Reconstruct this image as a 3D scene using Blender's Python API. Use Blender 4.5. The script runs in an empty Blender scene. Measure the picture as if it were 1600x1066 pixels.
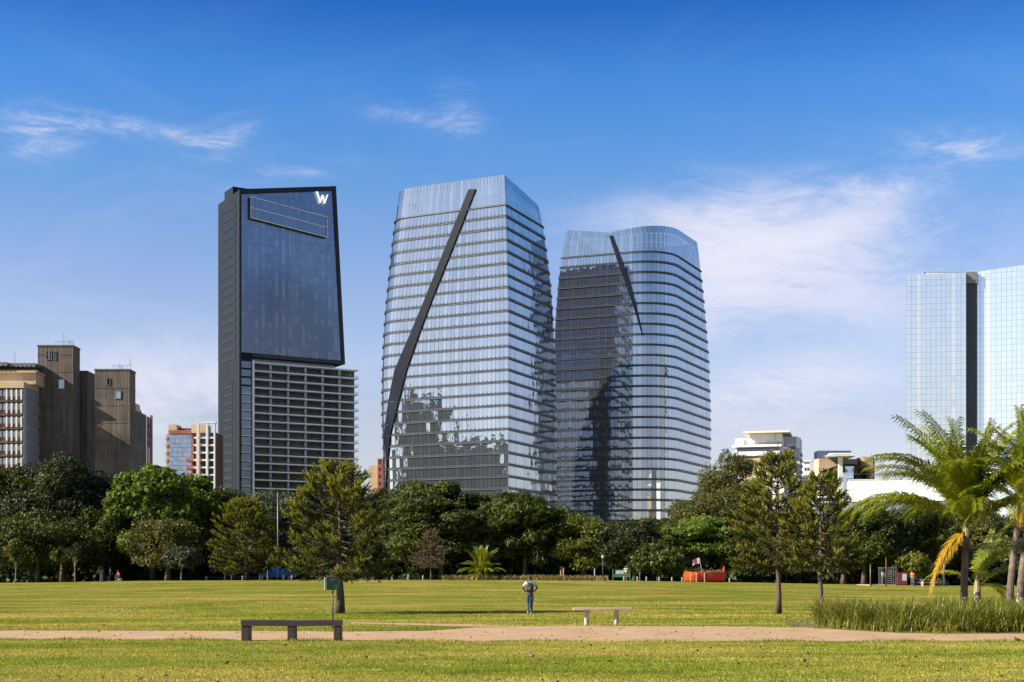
import bpy, math, random
import numpy as np
from mathutils import Vector, Matrix
R = math.radians
random.seed(7)
rng = np.random.default_rng(7)
C = bpy.context.scene.collection
sc = bpy.context.scene
F = 2222.0; HOR = 905.0; EYE = 1.6          # focal length and horizon measured on the 1600 px photograph

# ------------------------------------------------------------------ camera
cd = bpy.data.cameras.new('camera'); cam = bpy.data.objects.new('camera', cd); C.objects.link(cam)
cam.location = (0, 0, EYE); cam.rotation_euler = (R(90), 0, 0)
cd.sensor_width = 36; cd.lens = 36 * F / 1600; cd.shift_y = (HOR - 533) / 1600
cd.clip_start = 0.5; cd.clip_end = 20000
sc.camera = cam

# ------------------------------------------------------------------ sky, sun, exposure
SUN_EL = R(31); SUN_DIR = Vector((-1.0, -0.28, 0)).normalized()
world = bpy.data.worlds.new('World'); sc.world = world; world.use_nodes = True
def build_world():
    nt = world.node_tree; N = nt.nodes; L = nt.links; N.clear()
    out = N.new('ShaderNodeOutputWorld'); bg = N.new('ShaderNodeBackground'); L.new(bg.outputs[0], out.inputs[0])
    sky = N.new('ShaderNodeTexSky'); sky.sky_type = 'NISHITA'; sky.sun_disc = False
    sky.sun_elevation = SUN_EL; sky.sun_rotation = math.atan2(SUN_DIR.x, SUN_DIR.y)
    sky.air_density = 1.0; sky.dust_density = 0.6; sky.ozone_density = 3.0; sky.altitude = 700
    def math_(op, a, b=None, c=None):
        n = N.new('ShaderNodeMath'); n.operation = op
        for i, v in enumerate((a, b, c)):
            if v is None: continue
            if isinstance(v, (int, float)): n.inputs[i].default_value = v
            else: L.new(v, n.inputs[i])
        return n.outputs[0]
    tc = N.new('ShaderNodeTexCoord'); sp = N.new('ShaderNodeSeparateXYZ'); L.new(tc.outputs['Generated'], sp.inputs[0])
    X, Y, Z = sp.outputs
    hyp = math_('SQRT', math_('ADD', math_('MULTIPLY', X, X), math_('MULTIPLY', Y, Y)))
    el = math_('ARCTAN2', Z, hyp)                      # elevation, radians
    az = math_('ARCTAN2', X, Y)                        # azimuth from +Y towards +X
    # the polarised deep blue of the photograph: tint of the clear sky by elevation, same all round
    ramp = N.new('ShaderNodeValToRGB'); L.new(math_('DIVIDE', el, R(45)), ramp.inputs[0])
    r = ramp.color_ramp; r.interpolation = 'LINEAR'
    for i, (p, c) in enumerate(SKY_RAMP):
        e = r.elements[i] if i < 2 else r.elements.new(p)
        e.position = p; e.color = (*c, 1)
    # the blue is deepest away from the sun; towards it the haze whitens the sky
    dt = N.new('ShaderNodeVectorMath'); dt.operation = 'DOT_PRODUCT'; L.new(tc.outputs['Generated'], dt.inputs[0])
    dt.inputs[1].default_value = (SUN_DIR.x * math.cos(SUN_EL), SUN_DIR.y * math.cos(SUN_EL), math.sin(SUN_EL))
    hz = N.new('ShaderNodeMapRange'); hz.interpolation_type = 'SMOOTHSTEP'; hz.inputs[1].default_value = .40; hz.inputs[2].default_value = .98; hz.inputs[4].default_value = .85; L.new(dt.outputs['Value'], hz.inputs[0])
    hm = N.new('ShaderNodeMix'); hm.data_type = 'RGBA'; L.new(hz.outputs[0], hm.inputs[0]); L.new(ramp.outputs[0], hm.inputs[6]); hm.inputs[7].default_value = (.66, .56, .52, 1)
    mul = N.new('ShaderNodeMix'); mul.data_type = 'RGBA'; mul.blend_type = 'MULTIPLY'; mul.inputs[0].default_value = 1
    L.new(sky.outputs[0], mul.inputs[6]); L.new(hm.outputs[2], mul.inputs[7])
    # cirrus: stretched, warped noise in azimuth / elevation
    cv = N.new('ShaderNodeCombineXYZ'); L.new(az, cv.inputs[0]); L.new(el, cv.inputs[1])
    def noise(scale, sx, sy, det=7, rough=.6, dist=0.0, off=0):
        mp = N.new('ShaderNodeMapping'); mp.inputs['Scale'].default_value = (sx, sy, 1); mp.inputs['Location'].default_value = (off, off * .7, off)
        L.new(cv.outputs[0], mp.inputs[0])
        n = N.new('ShaderNodeTexNoise'); n.inputs['Scale'].default_value = scale; n.inputs['Detail'].default_value = det
        n.inputs['Roughness'].default_value = rough; n.inputs['Distortion'].default_value = dist
        L.new(mp.outputs[0], n.inputs['Vector']); return n.outputs['Fac']
    def smooth(v, a, b, lo=0., hi=1.):
        m = N.new('ShaderNodeMapRange'); m.interpolation_type = 'SMOOTHSTEP'
        for i, q in enumerate((a, b, lo, hi)): m.inputs[i + 1].default_value = q
        L.new(v, m.inputs[0]); return m.outputs[0]
    wisp = noise(13, .7, 2.4, 12, .66, 1.6, 3.1)
    fibre = noise(34, .6, 2.2, 12, .70, 1.8, 9.0)
    soft = noise(7, .8, 2.0, 12, .62, 1.0, 5.7)
    total = None
    # cloud banks at their azimuth / elevation (degrees): centre, half widths, tilt, density, wispiness
    for (a, e, wa, we, tilt, dens, wi) in CLOUDS:
        da = math_('SUBTRACT', az, R(a)); de = math_('SUBTRACT', el, R(e))
        t = R(tilt)
        u = math_('ADD', math_('MULTIPLY', da, math.cos(t)), math_('MULTIPLY', de, math.sin(t)))
        v = math_('SUBTRACT', math_('MULTIPLY', de, math.cos(t)), math_('MULTIPLY', da, math.sin(t)))
        u = math_('DIVIDE', u, R(wa)); v = math_('DIVIDE', v, R(we))
        q = math_('ADD', math_('MULTIPLY', u, u), math_('MULTIPLY', v, v))
        g = math_('EXPONENT', math_('MULTIPLY', q, -1.0))
        if wi > .5:
            tex = math_('MULTIPLY', smooth(wisp, .36, .70, .06, 1), smooth(fibre, .36, .68, .18, .8))
        else:
            tex = math_('ADD', math_('MULTIPLY', smooth(soft, .34, .70), .85), math_('MULTIPLY', smooth(fibre, .35, .7), .30))
        m = math_('MULTIPLY', math_('MULTIPLY', g, tex), dens)
        total = m if total is None else math_('ADD', total, m)
    # a thin general veil everywhere, thicker low down
    veil = math_('MULTIPLY', smooth(soft, .45, .75), .10)
    total = math_('ADD', total, math_('MULTIPLY', veil, smooth(el, R(26), R(6))))
    total = math_('MULTIPLY', math_('SUBTRACT', 1.0, math_('EXPONENT', math_('MULTIPLY', total, -1.15))), .95)
    mix = N.new('ShaderNodeMix'); mix.data_type = 'RGBA'; L.new(total, mix.inputs[0])
    L.new(mul.outputs[2], mix.inputs[6]); mix.inputs[7].default_value = (*CLOUD_COL, 1)
    L.new(mix.outputs[2], bg.inputs[0]); bg.inputs[1].default_value = SKY_STRENGTH
SKY_STRENGTH = 0.14
SKY_RAMP = [(0.0, (.58, .47, .46)), (1.0, (.05, .20, .46)), (.142, (.66, .50, .485)), (.196, (.72, .58, .575)), (.247, (.655, .56, .59)), (.311, (.49, .54, .63)), (.367, (.325, .515, .665)), (.429, (.20, .455, .70)), (.489, (.075, .285, .585)), (.667, (.05, .215, .49))]
CLOUD_COL = (3.15, 3.1, 3.5)
CLOUDS = [  # (azimuth, elevation, half widths, tilt, density, wispy)
    (10.4, 13.2, 5.0, 1.7, 0, 2.3, 0), (7.2, 12.0, 3.0, 2.0, 20, 1.4, 0), (11.0, 10.6, 5.5, 1.4, 0, .8, 0), (10.4, 7.4, 3.6, 1.0, 0, 1.9, 0),
    (13.4, 15.0, 3.0, .35, -4, 1.2, 1), (17.4, 16.2, 1.9, .55, -6, 1.0, 1), (16.0, 15.4, 2.6, .5, 10, .5, 1),
    (-18.3, 16.6, 1.3, .75, 8, 1.5, 1), (-15.8, 17.1, 2.0, .28, -3, 1.0, 1), (-12.6, 16.7, 2.3, .32, -3, 1.3, 1), (-11.2, 17.1, .9, .55, 25, 1.5, 1),
    (-3.6, 17.9, 2.0, .40, -6, .8, 1), (-2.2, 18.2, .7, .9, 30, .7, 1), (-9.2, 15.6, 2.2, .35, 12, .6, 1),
    (-13.4, 7.2, 5.0, 1.7, 0, 1.4, 0), (6.0, 5.0, 9.0, 1.5, 0, .3, 0)]
build_world()
sd = bpy.data.lights.new('sun', 'SUN'); sd.energy = 5.0; sd.angle = R(0.5); sd.color = (1.0, .91, .76)
sun = bpy.data.objects.new('sun', sd); C.objects.link(sun)
sv = Vector((SUN_DIR.x * math.cos(SUN_EL), SUN_DIR.y * math.cos(SUN_EL), math.sin(SUN_EL)))
sun.rotation_euler = (-sv).to_track_quat('-Z', 'Y').to_euler(); sun.location = (-60, 0, 80)
vs = sc.view_settings; vs.view_transform = 'Standard'; vs.look = 'None'; vs.gamma = 1; vs.exposure = 1.0; vs.use_curve_mapping = False

# ------------------------------------------------------------------ helpers
def wx(px, Y): return (px - 800.0) / F * Y
def wz(py, Y): return EYE + (HOR - py) / F * Y
def sstep(t): t = np.clip(t, 0, 1); return t * t * (3 - 2 * t)
def gz(x, y):
    """ground height: flat by the path, then a gentle rise to the tree belt"""
    x = np.asarray(x, float); y = np.asarray(y, float)
    px = 800 + F * x / np.maximum(y, 60)
    A = np.interp(px, [-400, 0, 250, 450, 850, 1050, 1200, 1350, 1500, 2000], [1.0, 1.13, 1.40, 1.50, 1.50, 1.32, 1.15, .9, .8, .75])
    return A * sstep((y - 62) / 92.0)
def g0(x, y): return float(gz(x, y))

MATS = {}
def nodes_of(name):
    m = bpy.data.materials.new(name); m.use_nodes = True
    return m, m.node_tree.nodes, m.node_tree.links, m.node_tree.nodes['Principled BSDF']
def pmat(name, c1, c2=None, rough=.7, metal=0., scale=1.0, stretch=(1, 1, 1), bump=0., bscale=None, detail=6, spec=.5, contrast=(.35, .65), world_co=False):
    """principled material: two colours mixed by object-space noise, with optional fine relief"""
    m, N, L, b = nodes_of(name)
    b.inputs['Roughness'].default_value = rough; b.inputs['Metallic'].default_value = metal
    b.inputs['Specular IOR Level'].default_value = spec
    tc = N.new('ShaderNodeTexCoord'); mp = N.new('ShaderNodeMapping'); mp.inputs['Scale'].default_value = stretch
    if world_co:
        ge = N.new('ShaderNodeNewGeometry'); L.new(ge.outputs['Position'], mp.inputs[0])
    else: L.new(tc.outputs['Object'], mp.inputs[0])
    if c2 is None: c2 = tuple(v * .8 for v in c1)
    n = N.new('ShaderNodeTexNoise'); n.inputs['Scale'].default_value = scale; n.inputs['Detail'].default_value = detail; n.inputs['Roughness'].default_value = .6
    L.new(mp.outputs[0], n.inputs['Vector'])
    mr = N.new('ShaderNodeMapRange'); mr.inputs[1].default_value = contrast[0]; mr.inputs[2].default_value = contrast[1]; L.new(n.outputs['Fac'], mr.inputs[0])
    mx = N.new('ShaderNodeMix'); mx.data_type = 'RGBA'; mx.inputs[6].default_value = (*c1, 1); mx.inputs[7].default_value = (*c2, 1)
    L.new(mr.outputs[0], mx.inputs[0]); L.new(mx.outputs[2], b.inputs['Base Color'])
    if bump:
        n2 = N.new('ShaderNodeTexNoise'); n2.inputs['Scale'].default_value = bscale or scale * 6; n2.inputs['Detail'].default_value = 4
        L.new(mp.outputs[0], n2.inputs['Vector'])
        bp = N.new('ShaderNodeBump'); bp.inputs['Strength'].default_value = bump; L.new(n2.outputs['Fac'], bp.inputs['Height']); L.new(bp.outputs[0], b.inputs['Normal'])
    MATS[name] = m; return m
def glassmat(name, tint, tint2, rough=.03, metal=.9, wav=.02, wscale=.35):
    """coated mirror glass: each pane reflects a little differently"""
    m, N, L, b = nodes_of(name)
    b.inputs['Roughness'].default_value = rough; b.inputs['Metallic'].default_value = metal
    ge = N.new('ShaderNodeNewGeometry'); mx = N.new('ShaderNodeMix'); mx.data_type = 'RGBA'
    mx.inputs[6].default_value = (*tint, 1); mx.inputs[7].default_value = (*tint2, 1)
    L.new(ge.outputs['Random Per Island'], mx.inputs[0]); L.new(mx.outputs[2], b.inputs['Base Color'])
    if wav:
        n = N.new('ShaderNodeTexNoise'); n.inputs['Scale'].default_value = wscale; n.inputs['Detail'].default_value = 2
        L.new(ge.outputs['Position'], n.inputs['Vector'])
        bp = N.new('ShaderNodeBump'); bp.inputs['Strength'].default_value = wav; bp.inputs['Distance'].default_value = 1.0
        L.new(n.outputs['Fac'], bp.inputs['Height']); L.new(bp.outputs[0], b.inputs['Normal'])
    MATS[name] = m; return m
def leafmat(name, cols, trans=.3, rough=.55, patch=.25, spec=.35):
    """foliage: every leaf its own shade between the given colours, some light passing through"""
    m, N, L, b = nodes_of(name)
    ge = N.new('ShaderNodeNewGeometry'); rp = N.new('ShaderNodeValToRGB')
    nz = N.new('ShaderNodeTexNoise'); nz.inputs['Scale'].default_value = patch; nz.inputs['Detail'].default_value = 3
    L.new(ge.outputs['Position'], nz.inputs['Vector'])
    mr = N.new('ShaderNodeMapRange'); mr.inputs[1].default_value = .3; mr.inputs[2].default_value = .7; L.new(nz.outputs['Fac'], mr.inputs[0])
    ad = N.new('ShaderNodeMath'); ad.operation = 'MULTIPLY_ADD'; ad.inputs[1].default_value = .5
    h = N.new('ShaderNodeMath'); h.operation = 'MULTIPLY'; h.inputs[1].default_value = .5; L.new(mr.outputs[0], h.inputs[0])
    L.new(ge.outputs['Random Per Island'], ad.inputs[0]); L.new(h.outputs[0], ad.inputs[2]); L.new(ad.outputs[0], rp.inputs[0])
    el = rp.color_ramp.elements
    while len(el) > 1: el.remove(el[-1])
    el[0].position = 0; el[0].color = (*cols[0], 1)
    for i, c in enumerate(cols[1:], 1):
        e = el.new(i / (len(cols) - 1)); e.color = (*c, 1)
    b.inputs['Roughness'].default_value = rough; b.inputs['Specular IOR Level'].default_value = spec
    L.new(rp.outputs[0], b.inputs['Base Color'])
    tr = N.new('ShaderNodeBsdfTranslucent'); L.new(rp.outputs[0], tr.inputs[0])
    ms = N.new('ShaderNodeMixShader'); ms.inputs[0].default_value = trans
    out = N['Material Output']; L.new(b.outputs[0], ms.inputs[1]); L.new(tr.outputs[0], ms.inputs[2]); L.new(ms.outputs[0], out.inputs[0])
    MATS[name] = m; return m

def link(o, parent=None):
    C.objects.link(o)
    if parent is not None: o.parent = parent
    return o
def tag(o, label=None, cat=None, group=None, kind=None):
    if label: o['label'] = label
    if cat: o['category'] = cat
    if group: o['group'] = group
    if kind: o['kind'] = kind
    return o
def empty(name, loc, label=None, cat=None, group=None, rz=0):
    o = bpy.data.objects.new(name, None); o.empty_display_size = .3
    o.location = loc; o.rotation_euler = (0, 0, rz); link(o); tag(o, label, cat, group); return o
class MB:
    """collects shapes, then links them as ONE mesh object"""
    def __init__(s): s.v = []; s.f = []; s.mi = []; s.n = 0
    def add(s, verts, faces, mi=0):
        s.v.extend(tuple(map(float, p)) for p in verts); s.f.extend(tuple(i + s.n for i in f) for f in faces); s.mi.extend([mi] * len(faces)); s.n += len(verts); return s
    def box(s, x0, x1, y0, y1, z0, z1, mi=0):
        return s.add([(x0, y0, z0), (x1, y0, z0), (x1, y1, z0), (x0, y1, z0), (x0, y0, z1), (x1, y0, z1), (x1, y1, z1), (x0, y1, z1)],
                     [(0, 3, 2, 1), (4, 5, 6, 7), (0, 1, 5, 4), (1, 2, 6, 5), (2, 3, 7, 6), (3, 0, 4, 7)], mi)
    def bevbox(s, x0, x1, y0, y1, z0, z1, b=.02, mi=0):
        """box with chamfered vertical and top edges"""
        def ring(o, z): return [(x0 + o + b, y0 + o, z), (x1 - o - b, y0 + o, z), (x1 - o, y0 + o + b, z), (x1 - o, y1 - o - b, z), (x1 - o - b, y1 - o, z), (x0 + o + b, y1 - o, z), (x0 + o, y1 - o - b, z), (x0 + o, y0 + o + b, z)]
        v = ring(0, z0) + ring(0, z1 - b) + ring(b, z1)
        f = [tuple(range(7, -1, -1)), tuple(range(16, 24))]
        for k in range(2):
            for i in range(8): j = (i + 1) % 8; f.append((k * 8 + i, k * 8 + j, k * 8 + 8 + j, k * 8 + 8 + i))
        return s.add(v, f, mi)
    def frame(s, O, A, B, N, t, d, mi=0):
        """rectangular picture frame: origin O, edges A and B, outward normal N, bar width t, depth d"""
        O, A, B, N = map(Vector, (O, A, B, N)); a = A.normalized(); b = B.normalized()
        for (p, u, v) in ((O, A, b * t), (O + B - b * t, A, b * t), (O + b * t, a * t, B - b * 2 * t), (O + A - a * t + b * t, a * t, B - b * 2 * t)):
            s.obox(p, u, v, N * d, mi)
        return s
    def obox(s, O, A, B, D, mi=0):
        O, A, B, D = map(Vector, (O, A, B, D))
        v = [O, O + A, O + A + B, O + B, O + D, O + A + D, O + A + B + D, O + B + D]
        f = [(0, 3, 2, 1), (4, 5, 6, 7), (0, 1, 5, 4), (1, 2, 6, 5), (2, 3, 7, 6), (3, 0, 4, 7)]
        if A.cross(B).dot(D) < 0: f = [q[::-1] for q in f]
        return s.add(v, f, mi)
    def tube(s, pts, radii, n=8, mi=0, cap=True, jitter=0.):
        pts = [Vector(p) for p in pts]; m = len(pts); base = []
        for i, p in enumerate(pts):
            d = (pts[min(i + 1, m - 1)] - pts[max(i - 1, 0)])
            d = d.normalized() if d.length > 1e-9 else Vector((0, 0, 1))
            ref = Vector((1, 0, 0)) if abs(d.x) < .8 else Vector((0, 1, 0))
            u = d.cross(ref).normalized(); w = d.cross(u)
            for k in range(n):
                a = 2 * math.pi * k / n; r = radii[i] * (1 + (random.uniform(-jitter, jitter) if jitter else 0))
                base.append(p + (u * math.cos(a) + w * math.sin(a)) * r)
        f = []
        for i in range(m - 1):
            for k in range(n): j = (k + 1) % n; f.append((i * n + k, i * n + j, (i + 1) * n + j, (i + 1) * n + k))
        if cap: f.append(tuple(range(n - 1, -1, -1))); f.append(tuple((m - 1) * n + k for k in range(n)))
        return s.add(base, f, mi)
    def lathe(s, prof, n=12, c=(0, 0), mi=0):
        v = []; f = []
        for (r, z) in prof:
            for k in range(n): a = 2 * math.pi * k / n; v.append((c[0] + r * math.cos(a), c[1] + r * math.sin(a), z))
        for i in range(len(prof) - 1):
            for k in range(n): j = (k + 1) % n; f.append((i * n + k, i * n + j, (i + 1) * n + j, (i + 1) * n + k))
        f.append(tuple(range(n - 1, -1, -1))); f.append(tuple((len(prof) - 1) * n + k for k in range(n)))
        return s.add(v, f, mi)
    def ell(s, c, r, nu=12, nv=8, mi=0):
        prof = [(max(1e-3, math.sin(math.pi * i / nv)), -math.cos(math.pi * i / nv)) for i in range(nv + 1)]
        v = []; f = []
        for (q, z) in prof:
            for k in range(nu): a = 2 * math.pi * k / nu; v.append((c[0] + r[0] * q * math.cos(a), c[1] + r[1] * q * math.sin(a), c[2] + r[2] * z))
        for i in range(nv):
            for k in range(nu): j = (k + 1) % nu; f.append((i * nu + k, i * nu + j, (i + 1) * nu + j, (i + 1) * nu + k))
        return s.add(v, f, mi)
    def mesh(s, name, mats, smooth=False):
        me = bpy.data.meshes.new(name); me.from_pydata(s.v, [], s.f)
        for m in (mats if isinstance(mats, (list, tuple)) else [mats]): me.materials.append(MATS[m] if isinstance(m, str) else m)
        if any(s.mi): me.polygons.foreach_set('material_index', s.mi)
        if smooth: me.polygons.foreach_set('use_smooth', [True] * len(me.polygons))
        me.update(); return me
    def build(s, name, mats, parent=None, loc=(0, 0, 0), smooth=False):
        o = bpy.data.objects.new(name, s.mesh(name, mats, smooth)); o.location = loc; return link(o, parent)
def inst(name, me, parent, loc=(0, 0, 0), rot=(0, 0, 0), scale=(1, 1, 1)):
    o = bpy.data.objects.new(name, me); o.location = loc; o.rotation_euler = rot; o.scale = scale; return link(o, parent)
def npmesh(name, V, nper, mats, mi=None):
    """mesh from an array of polygons that share no vertices: V (n, nper, 3)"""
    n = len(V); me = bpy.data.meshes.new(name)
    me.vertices.add(n * nper); me.vertices.foreach_set('co', np.ascontiguousarray(V, np.float32).ravel())
    me.loops.add(n * nper); me.loops.foreach_set('vertex_index', np.arange(n * nper, dtype=np.int32))
    me.polygons.add(n); me.polygons.foreach_set('loop_start', np.arange(0, n * nper, nper, dtype=np.int32))
    me.polygons.foreach_set('loop_total', np.full(n, nper, np.int32))
    for m in (mats if isinstance(mats, (list, tuple)) else [mats]): me.materials.append(MATS[m] if isinstance(m, str) else m)
    if mi is not None: me.polygons.foreach_set('material_index', np.asarray(mi, np.int32))
    me.update(calc_edges=True); return me
def unit(a): return a / np.maximum(np.linalg.norm(a, axis=-1, keepdims=True), 1e-9)

# ------------------------------------------------------------------ materials of the setting
def grassmat(name, blade):
    m, N, L, b = nodes_of(name)
    ge = N.new('ShaderNodeNewGeometry')
    def nz(scale, sx, sy, det=5, rough=.6, off=0):
        mp = N.new('ShaderNodeMapping'); mp.inputs['Scale'].default_value = (sx, sy, .3); mp.inputs['Location'].default_value = (off, off, 0)
        L.new(ge.outputs['Position'], mp.inputs[0])
        n = N.new('ShaderNodeTexNoise'); n.inputs['Scale'].default_value = scale; n.inputs['Detail'].default_value = det; n.inputs['Roughness'].default_value = rough
        L.new(mp.outputs[0], n.inputs['Vector']); return n.outputs['Fac']
    def rng_(v, a, c):
        q = N.new('ShaderNodeMapRange'); q.inputs[1].default_value = a; q.inputs[2].default_value = c; L.new(v, q.inputs[0]); return q.outputs[0]
    def mix(f, a, c):
        q = N.new('ShaderNodeMix'); q.data_type = 'RGBA'
        L.new(f, q.inputs[0])
        for i, k in ((6, a), (7, c)):
            if isinstance(k, tuple): q.inputs[i].default_value = (*k, 1)
            else: L.new(k, q.inputs[i])
        return q.outputs[2]
    green = mix(rng_(nz(.9, 1, .8, 6), .35, .65), (.122, .160, .018), (.200, .222, .034))
    dark = mix(rng_(nz(.22, .6, 1.2, 7, .7, 13), .46, .66), green, (.070, .100, .010))
    dry = mix(rng_(nz(.13, .6, 1.3, 8, .7, 31), .44, .62), dark, (.40, .30, .085))
    fine = mix(rng_(nz(14, 1, .6, 3, .7, 5), .35, .75), dry, (.135, .145, .016))
    fine2 = mix(rng_(nz(2.2, .5, 1.5, 6, .75, 55), .56, .74), fine, (.42, .36, .12))
    fine2 = mix(rng_(nz(.75, .7, 1.2, 8, .75, 77), .66, .76), fine2, (.20, .135, .07))
    if blade:
        h = N.new('ShaderNodeHueSaturation'); L.new(fine2, h.inputs['Color'])
        v = N.new('ShaderNodeMapRange'); v.inputs[3].default_value = 1.25; v.inputs[4].default_value = 2.4; L.new(ge.outputs['Random Per Island'], v.inputs[0]); L.new(v.outputs[0], h.inputs['Value'])
        L.new(h.outputs[0], b.inputs['Base Color'])
        tr = N.new('ShaderNodeBsdfTranslucent'); L.new(h.outputs[0], tr.inputs[0]); ms = N.new('ShaderNodeMixShader'); ms.inputs[0].default_value = .35
        L.new(b.outputs[0], ms.inputs[1]); L.new(tr.outputs[0], ms.inputs[2]); L.new(ms.outputs[0], N['Material Output'].inputs[0])
    else:
        L.new(fine2, b.inputs['Base Color'])
        n2 = nz(9, 1, .5, 5, .75, 2); bp = N.new('ShaderNodeBump'); bp.inputs['Strength'].default_value = .9; bp.inputs['Distance'].default_value = .12
        L.new(n2, bp.inputs['Height']); L.new(bp.outputs[0], b.inputs['Normal'])
    b.inputs['Roughness'].default_value = .9; b.inputs['Specular IOR Level'].default_value = .0
    MATS[name] = m
grassmat('lawn', False); grassmat('grass_blade', True)
pmat('path', (.50, .345, .20), (.33, .215, .12), rough=.95, scale=1.5, detail=12, stretch=(.5, 1, 1), bump=.5, bscale=12, spec=.1, world_co=True, contrast=(.3, .7))

# ------------------------------------------------------------------ ground: one sheet to the horizon
def ground():
    xs = np.concatenate([-np.geomspace(6000, 160, 14), np.linspace(-150, 150, 151), np.geomspace(160, 6000, 14)])
    ys = np.concatenate([-np.geomspace(3000, 40, 8), np.linspace(-30, 260, 146), np.geomspace(275, 9000, 16)])
    GX, GY = np.meshgrid(xs, ys); GZ = gz(GX, GY)
    GZ = GZ + np.where((GY > 62) & (GY < 165), .03 * np.sin(GX * .23 + GY * .11) * sstep((GY - 62) / 20.), 0)
    V = np.stack([GX, GY, GZ], -1).reshape(-1, 3); nx = len(xs); ny = len(ys)
    i = np.arange(nx - 1)[None, :] + np.arange(ny - 1)[:, None] * nx
    Fc = np.stack([i, i + 1, i + nx + 1, i + nx], -1).reshape(-1, 4)
    me = bpy.data.meshes.new('ground'); me.from_pydata(V.tolist(), [], Fc.tolist()); me.materials.append(MATS['lawn'])
    me.polygons.foreach_set('use_smooth', [True] * len(me.polygons)); me.update()
    o = link(bpy.data.objects.new('ground', me)); o['kind'] = 'structure'
ground()
# path: near edge, far edge along x, measured on the ground
def path_near(x): return np.interp(x, [-40, -15, -7, -2, 4, 10, 16, 40], [38.2, 37.8, 36.9, 36.4, 36.2, 36.2, 36.4, 37.0]) + .10 * np.sin(x * 1.3) + .06 * np.sin(x * 3.7 + 1)
def path_far(x): return np.interp(x, [-40, -17, -7, -4.6, -2.6, -1.2, 0, 2, 8, 9.6, 10.6, 11.5, 13, 40], [44.8, 44.2, 43.6, 43.2, 43.9, 47.0, 48.2, 48.6, 47.8, 46.9, 44.2, 42.2, 41.7, 41.5]) + .08 * np.sin(x * 1.7 + 2) + .05 * np.sin(x * 4.9)
def strip(name, xs, lo, hi, z, mat):
    V = []; Fc = []; k = 5; n = len(xs)
    for i, x in enumerate(xs):
        for j in range(k): V.append((x, lo[i] + (hi[i] - lo[i]) * j / (k - 1), z))
    for i in range(n - 1):
        for j in range(k - 1): a = i * k + j; Fc.append((a, a + k, a + k + 1, a + 1))
    me = bpy.data.meshes.new(name); me.from_pydata(V, [], Fc); me.materials.append(MATS[mat]); me.update()
    o = link(bpy.data.objects.new(name, me)); o['kind'] = 'structure'; return o
px_ = np.arange(-40, 40.01, .15)
strip('path', px_, path_near(px_), path_far(px_), .006, 'path')
bx = np.arange(-5.9, .2, .12)
def br_lo(x): return np.interp(x, [-5.9, -3, -1.6, .2], [51.2, 49.0, 47.6, 46.5]) + .05 * np.sin(x * 4)
def br_hi(x): return np.interp(x, [-5.9, -3, -1.6, .2], [52.6, 50.8, 50.0, 48.6]) + .06 * np.sin(x * 3)
strip('side_path', bx, br_lo(bx), br_hi(bx), .010, 'path')
def on_path(x, y):
    a = (y > path_near(x)) & (y < path_far(x))
    b = (x > -5.9) & (x < .2) & (y > br_lo(x)) & (y < br_hi(x))
    return a | b
def grass():
    def field(n, y0, y1, hmin, hmax, w, pw=1.0):
        y = y0 + (y1 - y0) * rng.random(n) ** pw; x = (rng.random(n) * 2 - 1) * (y * .375 + 1.2)
        clump = np.sin(x * 3.1 + np.sin(y * 2.3) * 2) + np.sin(y * 3.7 + np.sin(x * 1.9) * 2)
        keep = ~on_path(x, y); x, y, clump = x[keep], y[keep], clump[keep]; m = len(x)
        h = (hmin + (hmax - hmin) * rng.random(m) ** 1.6) * (1 + .22 * clump)
        a = rng.random(m) * 2 * np.pi; lean = h * (.2 + .7 * rng.random(m)); la = rng.random(m) * 2 * np.pi
        z = gz(x, y); V = np.empty((m, 3, 3))
        V[:, 0] = np.stack([x - np.cos(a) * w, y - np.sin(a) * w, z - .004], -1)
        V[:, 1] = np.stack([x + np.cos(a) * w, y + np.sin(a) * w, z - .004], -1)
        V[:, 2] = np.stack([x + np.cos(la) * lean, y + np.sin(la) * lean, z + h], -1)
        return V
    V = np.concatenate([field(230000, 20.5, 37.2, .012, .042, .008, 1.0), field(120000, 36.5, 64, .018, .050, .013, .9), field(120000, 58, 150, .012, .05, .022, 1.7)])
    # longer tufts along the edges of the path
    m = 26000; x = (rng.random(m) * 2 - 1) * 18; e = rng.random(m) < .6
    y = np.where(e, path_near(x) - np.abs(rng.normal(0, .12, m)), path_far(x) + np.abs(rng.normal(0, .10, m)))
    h = .02 + .07 * rng.random(m) ** 2 * (1 + .6 * np.sin(x * 2.1)); a = rng.random(m) * 6.28; q = rng.random(m) * 6.28
    W = np.empty((m, 3, 3)); W[:, 0] = np.stack([x - np.cos(a) * .012, y, 0 * x], -1); W[:, 1] = np.stack([x + np.cos(a) * .012, y + np.sin(a) * .01, 0 * x], -1)
    W[:, 2] = np.stack([x + np.cos(q) * h * .6, y + np.sin(q) * h * .6, h], -1)
    V = np.concatenate([V, W])
    o = link(bpy.data.objects.new('grass', npmesh('grass', V, 3, 'grass_blade')))
    tag(o, 'short mown yellow green grass covering the lawn beside the path', 'grass', kind='stuff')
grass()
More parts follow.
